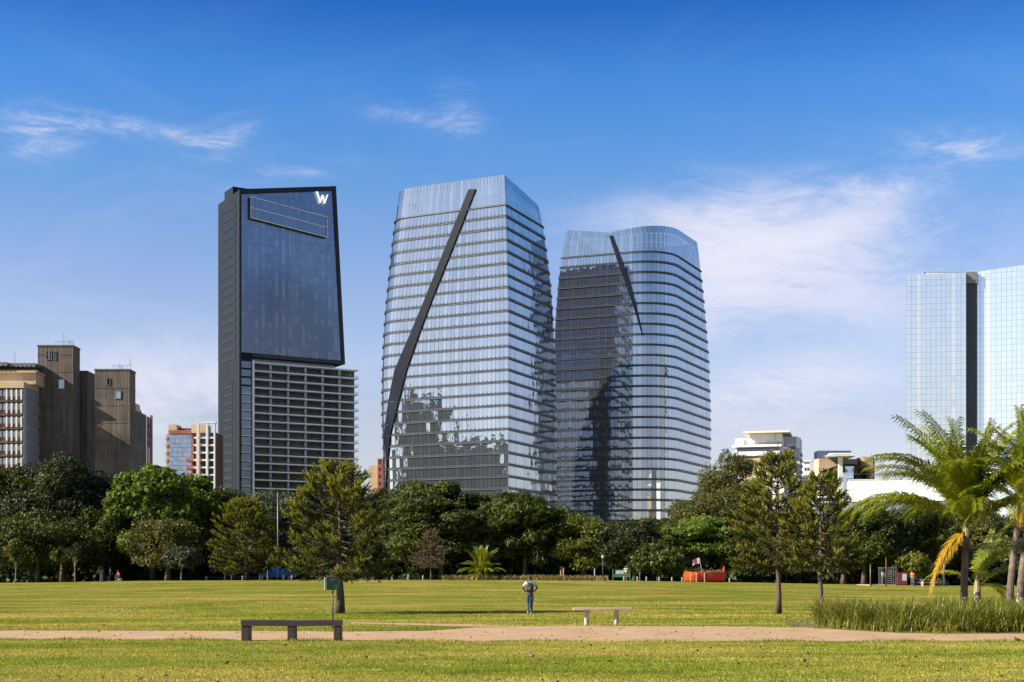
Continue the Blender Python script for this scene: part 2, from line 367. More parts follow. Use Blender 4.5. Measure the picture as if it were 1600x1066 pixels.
# ------------------------------------------------------------------ building materials
glassmat('mirror_glass', (.36, .40, .44), (.47, .51, .55), rough=.04, metal=.92, wav=.03)
glassmat('dark_glass', (.13, .17, .24), (.20, .25, .33), rough=.05, metal=.85, wav=.02)
glassmat('pale_glass', (.74, .82, .85), (.80, .87, .90), rough=.08, metal=.70, wav=.01)  # pale base stands in for the bright sky mirrored in the panes
glassmat('window_glass', (.03, .035, .045), (.08, .09, .11), rough=.08, metal=.35, wav=.0)
glassmat('hotel_glass', (.20, .25, .33), (.235, .285, .365), rough=.24, metal=.85, wav=.015)
pmat('flank_dark', (.006, .007, .010), rough=.35, scale=.2, spec=.3)
pmat('core_dark', (.030, .035, .045), rough=.6, scale=.2)
pmat('blade_dark', (.003, .006, .016), (.006, .010, .022), spec=.12, rough=.4, metal=.0, scale=.15)
pmat('aluminium', (.075, .08, .09), (.055, .06, .07), rough=.5, metal=.4, scale=.2)
pmat('spandrel', (.085, .095, .11), (.06, .07, .08), rough=.35, metal=.6, scale=.2)
pmat('hotel_grey', (.014, .020, .030), (.010, .015, .023), spec=.15, rough=.7, scale=.08, stretch=(1, 1, .3))
pmat('hotel_black', (.005, .005, .007), (.008, .008, .010), rough=.55, scale=.1)
pmat('slab_white', (.82, .83, .84), (.74, .75, .76), rough=.7, scale=.15, stretch=(.3, 1, 2))
pmat('white_paint', (.80, .80, .78), (.70, .70, .68), rough=.6, scale=.12)
def litmat():
    m, N, L, b = nodes_of('lit_letter'); b.inputs['Base Color'].default_value = (.85, .85, .85, 1); b.inputs['Emission Color'].default_value = (1, 1, 1, 1); b.inputs['Emission Strength'].default_value = .38; MATS['lit_letter'] = m
litmat()
pmat('white_sheet', (.84, .84, .84), (.80, .80, .80), rough=.5, scale=.1)
pmat('cream', (.62, .48, .31), (.50, .38, .24), rough=.8, scale=.2)
pmat('pink_render', (.48, .30, .24), (.40, .24, .19), rough=.85, scale=.2)
pmat('red_brick', (.36, .13, .09), (.28, .09, .06), rough=.85, scale=.3)
pmat('sand_stone', (.50, .37, .27), (.42, .31, .22), rough=.85, scale=.15)
pmat('lilac_wall', (.50, .48, .54), (.44, .42, .48), rough=.7, scale=.2)
pmat('grey_panel', (.27, .28, .32), (.22, .23, .27), rough=.7, scale=.2, stretch=(1, 1, .4))
pmat('maroon', (.13, .055, .05), (.10, .04, .04), rough=.8, scale=.4)
pmat('steel', (.22, .23, .24), (.16, .17, .18), rough=.5, metal=.6, scale=1)
def concretemat():
    m, N, L, b = nodes_of('board_concrete')
    ge = N.new('ShaderNodeNewGeometry')
    def nz(scale, st, det=6, off=0):
        mp = N.new('ShaderNodeMapping'); mp.inputs['Scale'].default_value = st; mp.inputs['Location'].default_value = (off, off, off); L.new(ge.outputs['Position'], mp.inputs[0])
        n = N.new('ShaderNodeTexNoise'); n.inputs['Scale'].default_value = scale; n.inputs['Detail'].default_value = det; n.inputs['Roughness'].default_value = .65; L.new(mp.outputs[0], n.inputs['Vector']); return n.outputs['Fac']
    rp = N.new('ShaderNodeValToRGB'); e = rp.color_ramp.elements
    e[0].position = .3; e[0].color = (.028, .023, .020, 1); e[1].position = .70; e[1].color = (.22, .175, .15, 1)
    ad = N.new('ShaderNodeMath'); ad.operation = 'MULTIPLY_ADD'; ad.inputs[1].default_value = .62
    h = N.new('ShaderNodeMath'); h.operation = 'MULTIPLY'; h.inputs[1].default_value = .38
    L.new(nz(1.4, (1.5, 1.5, .07), 8), ad.inputs[0]); L.new(nz(.16, (1, 1, 1.6), 5, 9), h.inputs[0]); L.new(h.outputs[0], ad.inputs[2])
    L.new(ad.outputs[0], rp.inputs[0]); L.new(rp.outputs[0], b.inputs['Base Color'])
    bp = N.new('ShaderNodeBump'); bp.inputs['Strength'].default_value = .6; bp.inputs['Distance'].default_value = .15
    L.new(nz(1.6, (2, 2, .05), 3, 4), bp.inputs['Height']); L.new(bp.outputs[0], b.inputs['Normal']); b.inputs['Roughness'].default_value = .9
    MATS['board_concrete'] = m
concretemat()

# ------------------------------------------------------------------ the two faceted mirror-glass towers
def perimeter(Cn, Ld, Rd, la, lb, rC, rL, rF, rR, counts):
    """closed outline C -> L -> F -> R -> C with rounded corners; fixed numbers of points"""
    c = np.array(Cn, float); l = c + np.array(Ld) * la; r = c + np.array(Rd) * lb; f = l + np.array(Rd) * lb
    P = [c, l, f, r]; rad = [rC, rL, rF, rR]; pts = []
    seg = []
    for i in range(4):
        p = P[i]; a = unit(P[i - 1] - p); b = unit(P[(i + 1) % 4] - p); rr = rad[i]
        ang = math.acos(float(np.clip(a @ b, -1, 1))); t = rr / math.tan(ang / 2)
        seg.append((p + a * t, p, p + b * t, rr, a, b, t))
    for i in range(4):
        s0, p, s1, rr, a, b, t = seg[i]; k = counts[1][i]
        if rr > .3:
            cen = p + unit(a + b) * math.hypot(rr, t)
            v0 = s0 - cen; v1 = s1 - cen
            a0 = math.atan2(v0[1], v0[0]); a1 = math.atan2(v1[1], v1[0]); d = (a1 - a0 + math.pi) % (2 * math.pi) - math.pi
            for j in range(k): q = a0 + d * j / k; pts.append(cen + rr * np.array([math.cos(q), math.sin(q)]))
        else:
            pass
        e0 = s1 if rr > .3 else p
        nx = seg[(i + 1) % 4]; e1 = nx[0] if nx[3] > .3 else nx[1]
        m = counts[0][i]
        for j in range(m): pts.append(e0 + (e1 - e0) * j / m)
    return np.array(pts)
def offset(P, d):
    """move the closed outline outwards; corners keep their mitre"""
    a = unit(P - np.roll(P, 1, 0)); b = unit(np.roll(P, -1, 0) - P)
    na = np.stack([a[:, 1], -a[:, 0]], -1); nb = np.stack([b[:, 1], -b[:, 0]], -1)
    area = np.sum(P[:, 0] * np.roll(P[:, 1], -1) - np.roll(P[:, 0], -1) * P[:, 1])
    s = 1 if area > 0 else -1
    n = unit(na + nb); k = 1 / np.maximum((n * na).sum(1), .5)
    return P + s * n * (d * k)[:, None] if np.ndim(d) == 0 else P + s * n * (np.asarray(d) * k)[:, None]
def ring_mesh(name, P0, P1, z0, z1, mats, smooth=False):
    """closed ring with rectangular section between outline P1 (inner) and P0 (outer)"""
    n = len(P0); b = MB()
    V = [(*p, z0) for p in P0] + [(*p, z1) for p in P0] + [(*p, z0) for p in P1] + [(*p, z1) for p in P1]; f = []
    for i in range(n):
        j = (i + 1) % n; f += [(i, j, n + j, n + i), (n + i, n + j, 3 * n + j, 3 * n + i), (2 * n + i, 2 * n + j, j, i)]
    b.add(V, f); return b
def glass_tower(name, label, spec):
    base = spec['C']; root = empty(name, (base[0], base[1], g0(*base)), label, 'tower')
    ox, oy, oz = root.location
    zt = np.array([q[0] for q in spec['tab']]); la = np.array([q[1] for q in spec['tab']]); lb = np.array([q[2] for q in spec['tab']])
    cs = np.array([q[3] for q in spec['tab']])
    def outline(z):
        c = np.array(base) + np.array(spec['lean']) * np.interp(z, zt, cs)
        return perimeter(c, spec['L'], spec['R'], np.interp(z, zt, la), np.interp(z, zt, lb), *spec['rad'], spec['counts'])
    fl = spec['floor']; nf = spec['floors']; z0 = spec['z0']; loc = np.array([ox, oy])
    N = len(outline(10.))
    # dark structural core seen through the joints
    cb = MB(); zs = np.linspace(0, z0 + nf * fl, 20); rings = [offset(outline(z), -.35) - loc for z in zs]
    V = [(*p, z) for r_, z in zip(rings, zs) for p in r_]; fc = []
    for k in range(len(zs) - 1):
        for i in range(N): j = (i + 1) % N; fc.append((k * N + i, k * N + j, k * N + N + j, k * N + N + i))
    fc.append(tuple((len(zs) - 1) * N + i for i in range(N))); cb.add(V, fc); cb.build('core', 'core_dark', root)
    def panes(zb, zt_, Pb, Pt, wob):
        a, b2 = Pb, np.roll(Pb, -1, 0); c, d = np.roll(Pt, -1, 0), Pt
        e = unit(b2 - a); g = .045
        A = np.concatenate([a + e * g, np.full((N, 1), zb)], 1); B = np.concatenate([b2 - e * g, np.full((N, 1), zb)], 1)
        e2 = unit(c - d)
        Cc = np.concatenate([c - e2 * g, zt_[1]], 1) if isinstance(zt_, tuple) else np.concatenate([c - e2 * g, np.full((N, 1), zt_)], 1)
        D = np.concatenate([d + e2 * g, zt_[0]], 1) if isinstance(zt_, tuple) else np.concatenate([d + e2 * g, np.full((N, 1), zt_)], 1)
        n = np.stack([e[:, 1], -e[:, 0], np.zeros(N)], -1)
        V = np.stack([A, B, Cc, D], 1)
        w = rng.normal(0, wob, (N, 2)); V[:, 0] += n * w[:, :1]; V[:, 1] -= n * w[:, :1]; V[:, 2] += n * w[:, 1:]; V[:, 3] -= n * w[:, 1:]
        V[:, :2] += n[:, None] * rng.normal(0, wob, (N, 1, 1))
        return V
    for k in range(nf):
        zb = z0 + k * fl
        Pb = outline(zb + .92) - loc; Pt = outline(zb + fl) - loc
        inst('glass_band', npmesh('glass_band', panes(zb + .92, zb + fl, Pb, Pt, .010), 4, 'mirror_glass'), root)
        P = outline(zb + .5) - loc
        b = ring_mesh('', offset(P, .10), offset(P, -.2), zb + .02, zb + .90, None)
        b.build('spandrel', 'spandrel', root)
        b = ring_mesh('', offset(P, .42), offset(P, .10), zb + .06, zb + .22, None)
        r2 = ring_mesh('', offset(P, .28), offset(P, .10), zb + .60, zb + .72, None)
        b.add(r2.v, r2.f)
        o2 = offset(P, .24)                          # little posts between the two ledges, one per pane
        for i in range(0, N, 1):
            p = o2[i]; b.box(p[0] - .05, p[0] + .05, p[1] - .05, p[1] + .05, zb + .72, zb + 1.25)
        b.build('ledge', 'aluminium', root)
    # tall crown of glass above the last ledge
    zb = z0 + nf * fl; P0 = outline(zb + .5) - loc
    b = ring_mesh('', offset(P0, .55), offset(P0, -.2), zb + .02, zb + .22, None); b.build('ledge', 'aluminium', root)
    b = ring_mesh('', offset(P0, .06), offset(P0, -.2), zb + .22, zb + .70, None); b.build('spandrel', 'spandrel', root)
    Nf = spec['top'](np.arange(N) / N, outline(zb))     # parapet height at every outline point
    levels = [0, .36, .70, 1.0]
    for q in range(3):
        za = zb + .7 + (Nf - zb - .7) * levels[q]; zc = zb + .7 + (Nf - zb - .7) * levels[q + 1]
        Pa = outline(zb + 3 * q + 1) - loc; Pc = outline(zb + 3 * q + 4) - loc
        V = panes(0, 0, Pa, Pc, .008); V[:, 0, 2] = za; V[:, 1, 2] = np.roll(za, -1); V[:, 2, 2] = np.roll(zc, -1) - .05; V[:, 3, 2] = zc - .05
        inst('crown_glass', npmesh('crown_glass', V, 4, 'mirror_glass'), root)
    # parapet cap, set 5 cm inside the glass and closed behind
    Pt = outline(zb + 10) - loc; I = offset(Pt, -.10); I2 = offset(Pt, -.5); b = MB()
    V = [(*p, z - 2.2) for p, z in zip(offset(Pt, -.22), Nf)] + [(*p, z - .02) for p, z in zip(I, Nf)] + [(*p, z - .02) for p, z in zip(I2, Nf)] + [(*p, z - 2.2) for p, z in zip(I2, Nf)]; f = []
    for i in range(N):
        j = (i + 1) % N
        for r_ in range(3): f.append((r_ * N + i, r_ * N + j, (r_ + 1) * N + j, (r_ + 1) * N + i))
    b.add(V, f); b.build('parapet', 'aluminium', root)
    # the oblique dark blade that cuts across the facade
    zs2 = []; Lp = []; Rp = []
    for (pl, pr, py) in spec['blade']:
        for side, tgt, acc in ((0, pl, Lp), (1, pr, Rp)):
            z = wz(py, spec['Yblade'])
            for _ in range(3):
                P = outline(min(z, zb + 9)); Q = np.concatenate([P[spec['vis'][0]:spec['vis'][1]]])
                t = np.linspace(0, len(Q) - 1, 1200); QX = np.interp(t, range(len(Q)), Q[:, 0]); QY = np.interp(t, range(len(Q)), Q[:, 1])
                i = int(np.argmin(np.abs(800 + F * QX / QY - tgt))); z = wz(py, QY[i])
            nn = unit(np.array([QX[max(i - 2, 0)] - QX[min(i + 2, 1199)], QY[max(i - 2, 0)] - QY[min(i + 2, 1199)]])); nn = np.array([nn[1], -nn[0]])
            if nn @ np.array([QX[i], QY[i]]) > 0: nn = -nn
            acc.append((np.array([QX[i], QY[i]]) - loc, nn, z))
    b = MB(); V = []
    for (pl, nl, zl), (pr, nr, zr) in zip(Lp, Rp):
        V += [(*(pl - nl * .2), zl), (*(pl + nl * .52), zl), (*(pr + nr * .62), zr), (*(pr - nr * .2), zr)]
    f = []
    for k in range(len(Lp) - 1):
        for i in range(4): j = (i + 1) % 4; f.append((k * 4 + i, k * 4 + j, k * 4 + 4 + j, k * 4 + 4 + i))
    f += [(3, 2, 1, 0), tuple(len(V) - 4 + i for i in range(4))]
    b.add(V, f); b.build('facade_blade', 'blade_dark', root)
    return root, outline
def solve_tab(spec, left, right, corner):
    """wall lengths at each height from the measured silhouette"""
    tab = []
    for z in np.linspace(0, 138, 24):
        def row(Y): return HOR - (z - EYE) * F / Y
        Yc = spec['C'][1]
        cpx = np.interp(row(Yc), *zip(*corner)); sh = (wx(cpx, Yc) - spec['C'][0])
        c = np.array(spec['C']) + np.array(spec['lean']) * sh
        tl = np.interp(row(spec['Yl']), *zip(*left)); tr = np.interp(row(spec['Yr']), *zip(*right))
        lo, hi = 20., 70.; lb = 36.
        for _ in range(2):
            lo, hi = 18., 75.
            for _ in range(22):
                la = (lo + hi) / 2; P = perimeter(c, spec['L'], spec['R'], la, lb, *spec['rad'], spec['counts'])
                if (800 + F * P[:, 0] / P[:, 1]).min() > tl: lo = la
                else: hi = la
            lo, hi = 14., 75.
            for _ in range(22):
                lb = (lo + hi) / 2; P = perimeter(c, spec['L'], spec['R'], la, lb, *spec['rad'], spec['counts'])
                if (800 + F * P[:, 0] / P[:, 1]).max() < tr: lo = lb
                else: hi = lb
        tab.append((z, la, lb, sh))
    spec['tab'] = tab
def nv(x, y): h = math.hypot(x, y); return (x / h, y / h)
S1 = dict(C=(-1.5, 484.), L=nv(-39.5, 19.6), R=nv(17.5, 40.), rad=(0, 9, 6, 3.5), counts=((28, 26, 28, 24), (0, 9, 6, 4)), lean=(1., 0.),
          Yl=503, Yr=524, floor=4.03, floors=31, z0=2.4, Yblade=495, vis=(0, 38),
          blade=[(733, 744, 303), (710, 722, 360), (690, 702, 410), (664, 676, 475), (642, 656, 528), (628, 645, 560), (617, 636, 586), (608, 624, 634), (602, 612, 680), (599.5, 606, 738), (599, 604, 800)])
S1['top'] = lambda t, P: np.interp(np.hypot(P[:, 0] + 1.5, P[:, 1] - 484) * np.where(np.arange(len(P)) > 60, 1, 0), [0, 45], [137.8, 133.5])
solve_tab(S1, [(300, 624), (310, 623), (350, 617), (400, 611), (450, 606), (500, 601), (560, 598), (600, 597), (660, 597), (740, 600), (905, 603)],
          [(320, 840), (350, 845), (380, 850), (420, 856), (460, 861), (500, 864), (560, 867), (640, 868), (905, 870)],
          [(279, 788), (327, 790), (400, 792), (490, 794), (905, 794)])
glass_tower('office_tower', 'mirror-glass office tower with a long dark oblique blade and sharp front corner', S1)
S2 = dict(C=(60., 549.), L=nv(-41., 15.6), R=nv(20, 43.), rad=(15, 0, 5, 2.5), counts=((22, 26, 28, 22), (12, 0, 5, 3)), lean=(1., 0.),
          Yl=562, Yr=594, floor=4.03, floors=31, z0=2.4, Yblade=558, vis=(0, 35),
          blade=[(952, 958, 374), (960, 967, 398), (969, 977, 425), (978, 986, 450), (988, 994, 480), (996, 1000, 505), (1003, 1004.6, 530)])
S2['top'] = lambda t, P: np.interp(800 + F * P[:, 0] / P[:, 1], [880, 915, 953, 958, 990, 1025, 1090], [138.6, 137.4, 135.9, 136.4, 137.2, 137.9, 138.5])
solve_tab(S2, [(365, 886), (400, 879), (440, 873), (500, 868), (560, 866), (740, 866), (905, 868)],
          [(388, 1088), (420, 1093), (450, 1097), (500, 1102), (560, 1107), (640, 1110), (905, 1111)], [(0, 1042.8), (905, 1042.8)])
glass_tower('office_tower', 'mirror-glass office tower with broad rounded front corner and short thin oblique blade', S2)

# ------------------------------------------------------------------ dark hotel tower: glass slab above, balconies below
def hotel():
    O = Vector((-107.6, 560, g0(-107.6, 560))); a = math.atan2(.509, .861)
    root = empty('hotel_tower', O, 'dark hotel tower with black-framed glass slab over white balconies and one white letter', 'tower', rz=a)
    # local axes: x along the front, y into the depth, z up
    D = 24.5; gzv = O.z
    zt = lambda s: 153.2 + (160.2 - 153.2) * s / 41.0      # sloping roof line
    se = lambda z: 44.9 - (44.9 - 40.9) * (z - 88) / 72.    # leaning right edge
    # body of the upper slab
    b = MB(); zb = 88.0
    b.add([(0, 0, 0), (5.6, 0, 0), (5.6, 0, zb), (se(zb), 0, zb), (se(160), 0, zt(41)), (0, 0, zt(0)),
           (0, D, 0), (5.6, D, 0), (5.6, D, zb), (se(zb), D, zb), (se(160), D, zt(41)), (0, D, zt(0))],
          [(0, 1, 2, 5), (2, 3, 4, 5), (11, 8, 7, 6), (11, 10, 9, 8), (0, 5, 11, 6), (5, 4, 10, 11), (4, 3, 9, 10), (3, 2, 8, 9), (2, 1, 7, 8)])
    b.build('wall', 'hotel_grey', root)
    # curtain wall panes of the slab, one band a floor (each pane its own quad)
    fl = 3.32; k = 0; z = zb + 1.6
    while z < 159.5:
        V = []; s = .9
        while s < se(z) - 1.0:
            w = 1.42; za_ = min(z + fl - .06, zt(s) - 1.45); zb_ = min(z + fl - .06, zt(s + w) - 1.45)
            xb = min(s + w - .05, se(z) - .95); xt = min(s + w - .05, se(zb_) - .95)
            if za_ > z + .1 and xb > s + .1 and xt > s: V.append([(s, -.12 + random.gauss(0, .004), z), (xb, -.12 + random.gauss(0, .004), z), (xt, -.12 + random.gauss(0, .006), zb_), (s, -.12 + random.gauss(0, .006), za_)])
            s += w
        if V:
            V = np.array(V); mi = np.zeros(len(V), int)
            me = npmesh('glass_band', V, 4, ['hotel_glass', 'hotel_blind'], ((rng.random(len(V)) < .42) & (np.arange(len(V)) % 2 == 0)).astype(int) if z < 142 else mi)
            inst('glass_band', me, root)
        z += fl
    # stack of side bays at the left of the balconies
    for q in range(26):
        z0 = q * 3.32 + .4
        inst('bay_window', npmesh('bay_window', np.array([[(.9, -.10, z0 + .2), (5.0, -.10, z0 + .2), (5.0, -.10, z0 + 2.75), (.9, -.10, z0 + 2.75)]]), 4, 'hotel_glass'), root)
        MB().box(.85, 5.05, -.35, -.02, z0 - .25, z0 + .12).build('bay_slab', 'slab_white' if q < 23 else 'hotel_grey', root)
    # black frame round the slab
    fr = MB()
    def bar(p, q, r, s, d=.9): fr.add([(p[0], -d, p[1]), (q[0], -d, q[1]), (r[0], -d, r[1]), (s[0], -d, s[1]), (p[0], .0, p[1]), (q[0], .0, q[1]), (r[0], .0, r[1]), (s[0], .0, s[1])],
                                       [(0, 1, 2, 3), (0, 4, 5, 1), (1, 5, 6, 2), (2, 6, 7, 3), (3, 7, 4, 0)])
    bar((-.15, 0), (.85, 0), (.85, zt(0) - 1.5), (-.15, zt(0) + .3))
    bar((.85, zt(.85) - 1.5), (39.8, zt(40) - 1.5), (41.1, zt(41) + .3), (-.15, zt(0) + .3))
    bar((se(zb) - 1.0, zb + 1.5), (se(zb) + .25, zb), (41.1, zt(41) + .3), (39.8, zt(40) - 1.5))
    bar((5.2, zb), (se(zb) + .25, zb), (se(zb) - 1.0, zb + 1.5), (5.2, zb + 1.5))
    fr.build('frame', 'hotel_black', root)
    # glazed sky box hung on the front near the top, tilted
    sb = MB(); x0, x1 = 4.3, 36.6
    za, zbm = lambda s: 151.0 - .118 * (s - x0), 8.6
    def pt(s, f, y): return (s, y, za(s) - zbm * f)
    sb.add([pt(x0, 0, -1.7), pt(x1, 0, -1.7), pt(x1, 1, -1.7), pt(x0, 1, -1.7), pt(x0, 0, 0), pt(x1, 0, 0), pt(x1, 1, 0), pt(x0, 1, 0)], [(3, 2, 1, 0), (0, 1, 5, 4), (1, 2, 6, 5), (7, 6, 2, 3), (0, 4, 7, 3)])
    box = sb.build('sky_box', 'hotel_black', root)
    V = []
    for r_ in range(2):
        for q in range(20):
            s0 = x0 + .35 + q * (x1 - x0 - .7) / 20; s1 = s0 + (x1 - x0 - .7) / 20 - .08
            V.append([pt(s0, .48 * r_ + .50, -1.74), pt(s1, .48 * r_ + .50, -1.74), pt(s1, .48 * r_ + .04, -1.74), pt(s0, .48 * r_ + .04, -1.74)])
    inst('glazing', npmesh('glazing', np.array(V), 4, 'hotel_glass'), box)
    rim = MB()
    for f in (0., .49, .955): rim.obox(pt(x0 - .1, f, -2.0), Vector(pt(x1 + .2, f, -2.0)) - Vector(pt(x0 - .1, f, -2.0)), (0, .25, 0), (0, 0, -.28))
    for s in (x0 - .1, x1): rim.obox(pt(s, .03, -1.98), Vector(pt(s, .955, -1.98)) - Vector(pt(s, .03, -1.98)), (0, .22, 0), (.26, 0, 0))
    rim.build('rim', 'slab_white', box)
    # the letter
    Wb = MB(); s0 = 32.6; zt0 = 157.0; h = 4.3; wd = 4.7
    pts = [(0, 0), (.30, -1), (.52, -.25), (.72, -1), (1.0, -.12)]
    for (p, q, t0, t1) in ((0, 1, .62, .34), (1, 2, .30, .30), (2, 3, .62, .34), (3, 4, .30, .34)):
        A = pts[p]; B = pts[q]
        Wb.add([(s0 + A[0] * wd - t0 / 2 * 1.5, -1.3, zt0 + A[1] * h), (s0 + A[0] * wd + t0 / 2 * 1.5, -1.3, zt0 + A[1] * h), (s0 + B[0] * wd + t1 / 2 * 1.5, -1.3 - .01 * p, zt0 + B[1] * h), (s0 + B[0] * wd - t1 / 2 * 1.5, -1.3 - .01 * p, zt0 + B[1] * h),
                (s0 + A[0] * wd - t0 / 2 * 1.5, -.95, zt0 + A[1] * h), (s0 + A[0] * wd + t0 / 2 * 1.5, -.95, zt0 + A[1] * h), (s0 + B[0] * wd + t1 / 2 * 1.5, -.95, zt0 + B[1] * h), (s0 + B[0] * wd - t1 / 2 * 1.5, -.95, zt0 + B[1] * h)],
               [(0, 1, 2, 3), (0, 4, 5, 1), (1, 5, 6, 2), (2, 6, 7, 3), (3, 7, 4, 0)])
    Wb.build('letter', 'lit_letter', root)
    # balconies
    x0, x1 = 5.8, 51.2
    MB().box(x0 + .3, x1 - 1.2, 2.6, D - 2, 0, 84).build('balcony_core', 'core_dark', root)
    MB().box(x0 + .3, se(88) - 3, 2.4, D - 2, 84.05, 87.9).build('terrace_wall', 'hotel_glass', root)
    slab = MB().box(x0, x1, -.95, D - 1.5, -.08, .34).mesh('balcony_slab', 'slab_white')
    rail = MB()
    rail.box(x0 + .3, x1 - .1, -.88, -.84, .30, 1.25)
    raim = rail.mesh('glass_railing', 'balcony_glass')
    bays = np.linspace(x0 + .3, x1 - .3, 7)
    pane = MB()
    bw = bays[1] - bays[0]
    for j in range(4): pane.box(.25 + j * (bw - .4) / 4, .17 + (j + 1) * (bw - .4) / 4, 0, .06, .05, 2.85)
    panem = pane.mesh('window', 'balcony_window')
    post = MB().box(-.11, .11, .3, 2.3, .34, 3.02).mesh('divider', 'slab_white')
    for q in range(27):
        z = q * 3.32 - .3 - .2
        if q == 26: break
        inst('balcony_slab', slab, root, (0, 0, z + 3.32))
        if q >= 1: inst('glass_railing', raim, root, (0, 0, z))
        for i in range(6): inst('window', panem, root, (bays[i], 2.35, z + .3))
        for i in range(1, 6): inst('divider', post, root, (bays[i], 0, z))
    MB().box(x0 - .45, x0 + .25, -1.2, -.2, 0, 86.6).build('edge_fin', 'white_sheet', root)
    # windows of the flank
    nb = 17; up = MB().box(-.05, .25, 0, 16.5, 0, 1.75).mesh('flank_window', 'flank_dark')
    for i in range(nb): inst('flank_window', up, root, (-.08, 3.6, 147.5 - i * 3.75))
    lo = MB().box(-.05, .2, 0, 9.5, 0, 1.7).mesh('flank_window', 'flank_dark')
    lip = MB().box(-.25, .1, -.2, 9.8, 0, .28).mesh('window_hood', 'hotel_black')
    for i in range(22):
        z = 76.5 - i * 3.32
        if z < 2: break
        w = inst('flank_window', lo, root, (-.08, 7.5, z)); inst('window_hood', lip, w, (-.02, 0, 1.72))
    pj = MB().box(-.05, .1, .1, D - .1, 0, .07).mesh('panel_joint', 'hotel_black')
    for i in range(40): inst('panel_joint', pj, root, (0, 0, 3 + i * 3.75))
    MB().box(2, 14, D - 12, D - 2, 153, 158).build('plant_room', 'hotel_grey', root)
glassmat('hotel_blind', (.24, .30, .37), (.29, .345, .425), rough=.25, metal=.7, wav=0)
def clearglass():
    m, N, L, b = nodes_of('balcony_glass'); b.inputs['Base Color'].default_value = (.35, .40, .45, 1); b.inputs['Roughness'].default_value = .08; b.inputs['Metallic'].default_value = .6
    t = N.new('ShaderNodeBsdfTransparent'); t.inputs[0].default_value = (.85, .9, .92, 1); ms = N.new('ShaderNodeMixShader'); ms.inputs[0].default_value = .93
    L.new(b.outputs[0], ms.inputs[1]); L.new(t.outputs[0], ms.inputs[2]); L.new(ms.outputs[0], N['Material Output'].inputs[0]); MATS['balcony_glass'] = m
clearglass()
glassmat('balcony_window', (.008, .009, .012), (.045, .045, .048), rough=.15, metal=.3, wav=0)
hotel()

# ------------------------------------------------------------------ pale blue glass towers at the right
def pale_tower():
    Y = 480.
    root = empty('glass_tower', (wx(1470, Y), Y, g0(190, Y)), 'pale sky-blue glass towers joined by a narrow dark shaft behind the palms', 'tower')
    ox, oy, oz = root.location
    def wall(p0, p1, zb, h0, h1, pw=1.62, ph=2.05, name='glass_face'):
        p0 = np.array(p0); p1 = np.array(p1); L_ = np.linalg.norm(p1 - p0); n = int(L_ / pw); e = (p1 - p0) / L_; nn = np.array([e[1], -e[0]])
        V = []; mi = []
        stripes = rng.random(n) < .22
        for i in range(n):
            s0 = L_ * i / n + .03; s1 = L_ * (i + 1) / n - .03; top = h0 + (h1 - h0) * (i + .5) / n; z = zb
            while z < top - .2:
                zt_ = min(z + ph - .05, h0 + (h1 - h0) * i / n); zt2 = min(z + ph - .05, h0 + (h1 - h0) * (i + 1) / n)
                w = rng.normal(0, .006, 2)
                V.append([(*(p0 + e * s0 + nn * w[0]), z), (*(p0 + e * s1 - nn * w[0]), z), (*(p0 + e * s1 + nn * w[1]), zt2), (*(p0 + e * s0 - nn * w[1]), zt_)]); mi.append(int(stripes[i] and random.random() < .97)); z += ph
        V = np.array(V); V[..., 0] -= ox; V[..., 1] -= oy
        inst(name, npmesh(name, V, 4, ['pale_glass', 'sky_sheen_glass'], mi), root)
    A0 = (wx(1416, 484), 484.); A1 = (wx(1509.5, 481), 481.); B0 = (wx(1524, 484), 484.); e47 = (math.cos(R(22)), -math.sin(R(22)))
    B1 = (B0[0] + 50 * e47[0], B0[1] + 50 * e47[1])
    zA = wz(430, 482); 
    def shell(name, pts, tops, mat, ins=.25):
        P = offset(np.array(pts, float), -ins); b = MB(); n = len(P)
        b.add([(x - ox, y - oy, 0) for x, y in P] + [(x - ox, y - oy, t - .1) for (x, y), t in zip(P, tops)], [(i, (i + 1) % n, n + (i + 1) % n, n + i) for i in range(n)] + [tuple(range(n, 2 * n))])
        return b.build(name, mat, root)
    A2 = (A1[0] + 13, A1[1] + 32); A3 = (A0[0] + 13, A0[1] + 34)
    shell('wall', [A0, A1, A2, A3], [zA] * 4, 'frame_pale'); wall(A0, A1, 0, zA, zA); wall(A3, A0, 0, zA, zA)
    B2 = (B1[0] + 18, B1[1] + 34); B3 = (B0[0] + 6, B0[1] + 36)
    hB0 = wz(429, 484); hB1 = wz(392, B1[1])
    shell('wall', [B0, B1, B2, B3], [hB0, hB1, hB1, hB0], 'frame_pale'); wall(B0, B1, 0, hB0, hB1)
    # recessed dark shaft between the two blocks, with a light cap
    b = MB(); b.box(A1[0] - ox - .3, B0[0] - ox + .4, A1[1] - oy + 2.4, A1[1] - oy + 20, 0, zA - 3.5); b.build('shaft', 'shaft_grey', root)
    b = MB(); b.box(A1[0] - ox - .2, B0[0] - ox + .1, A1[1] - oy + 1.0, A1[1] - oy + 8, zA - 3.4, zA + .3); b.build('shaft_cap', 'grey_panel', root)
    b = MB(); b.box(A0[0] - ox + 7, A1[0] - ox + 1.5, 8, 24, zA - .5, zA + 1.6); b.build('roof_plant', 'grey_panel', root)
    b = MB()
    for i in range(14): x = A0[0] - ox + 8 + i * 1.6; b.box(x, x + 1.2, 7.2, 7.8, zA, zA + 1.1)
    b.build('roof_louvres', 'white_paint', root)
pmat('shaft_grey', (.075, .08, .10), (.06, .065, .08), rough=.6, scale=.1)
pmat('frame_pale', (.30, .40, .47), (.26, .35, .42), rough=.5, scale=.1)
glassmat('sky_sheen_glass', (.84, .89, .91), (.88, .92, .93), rough=.15, metal=.66, wav=0)  # paler panes: reflected bright sky put into the colour
pale_tower()
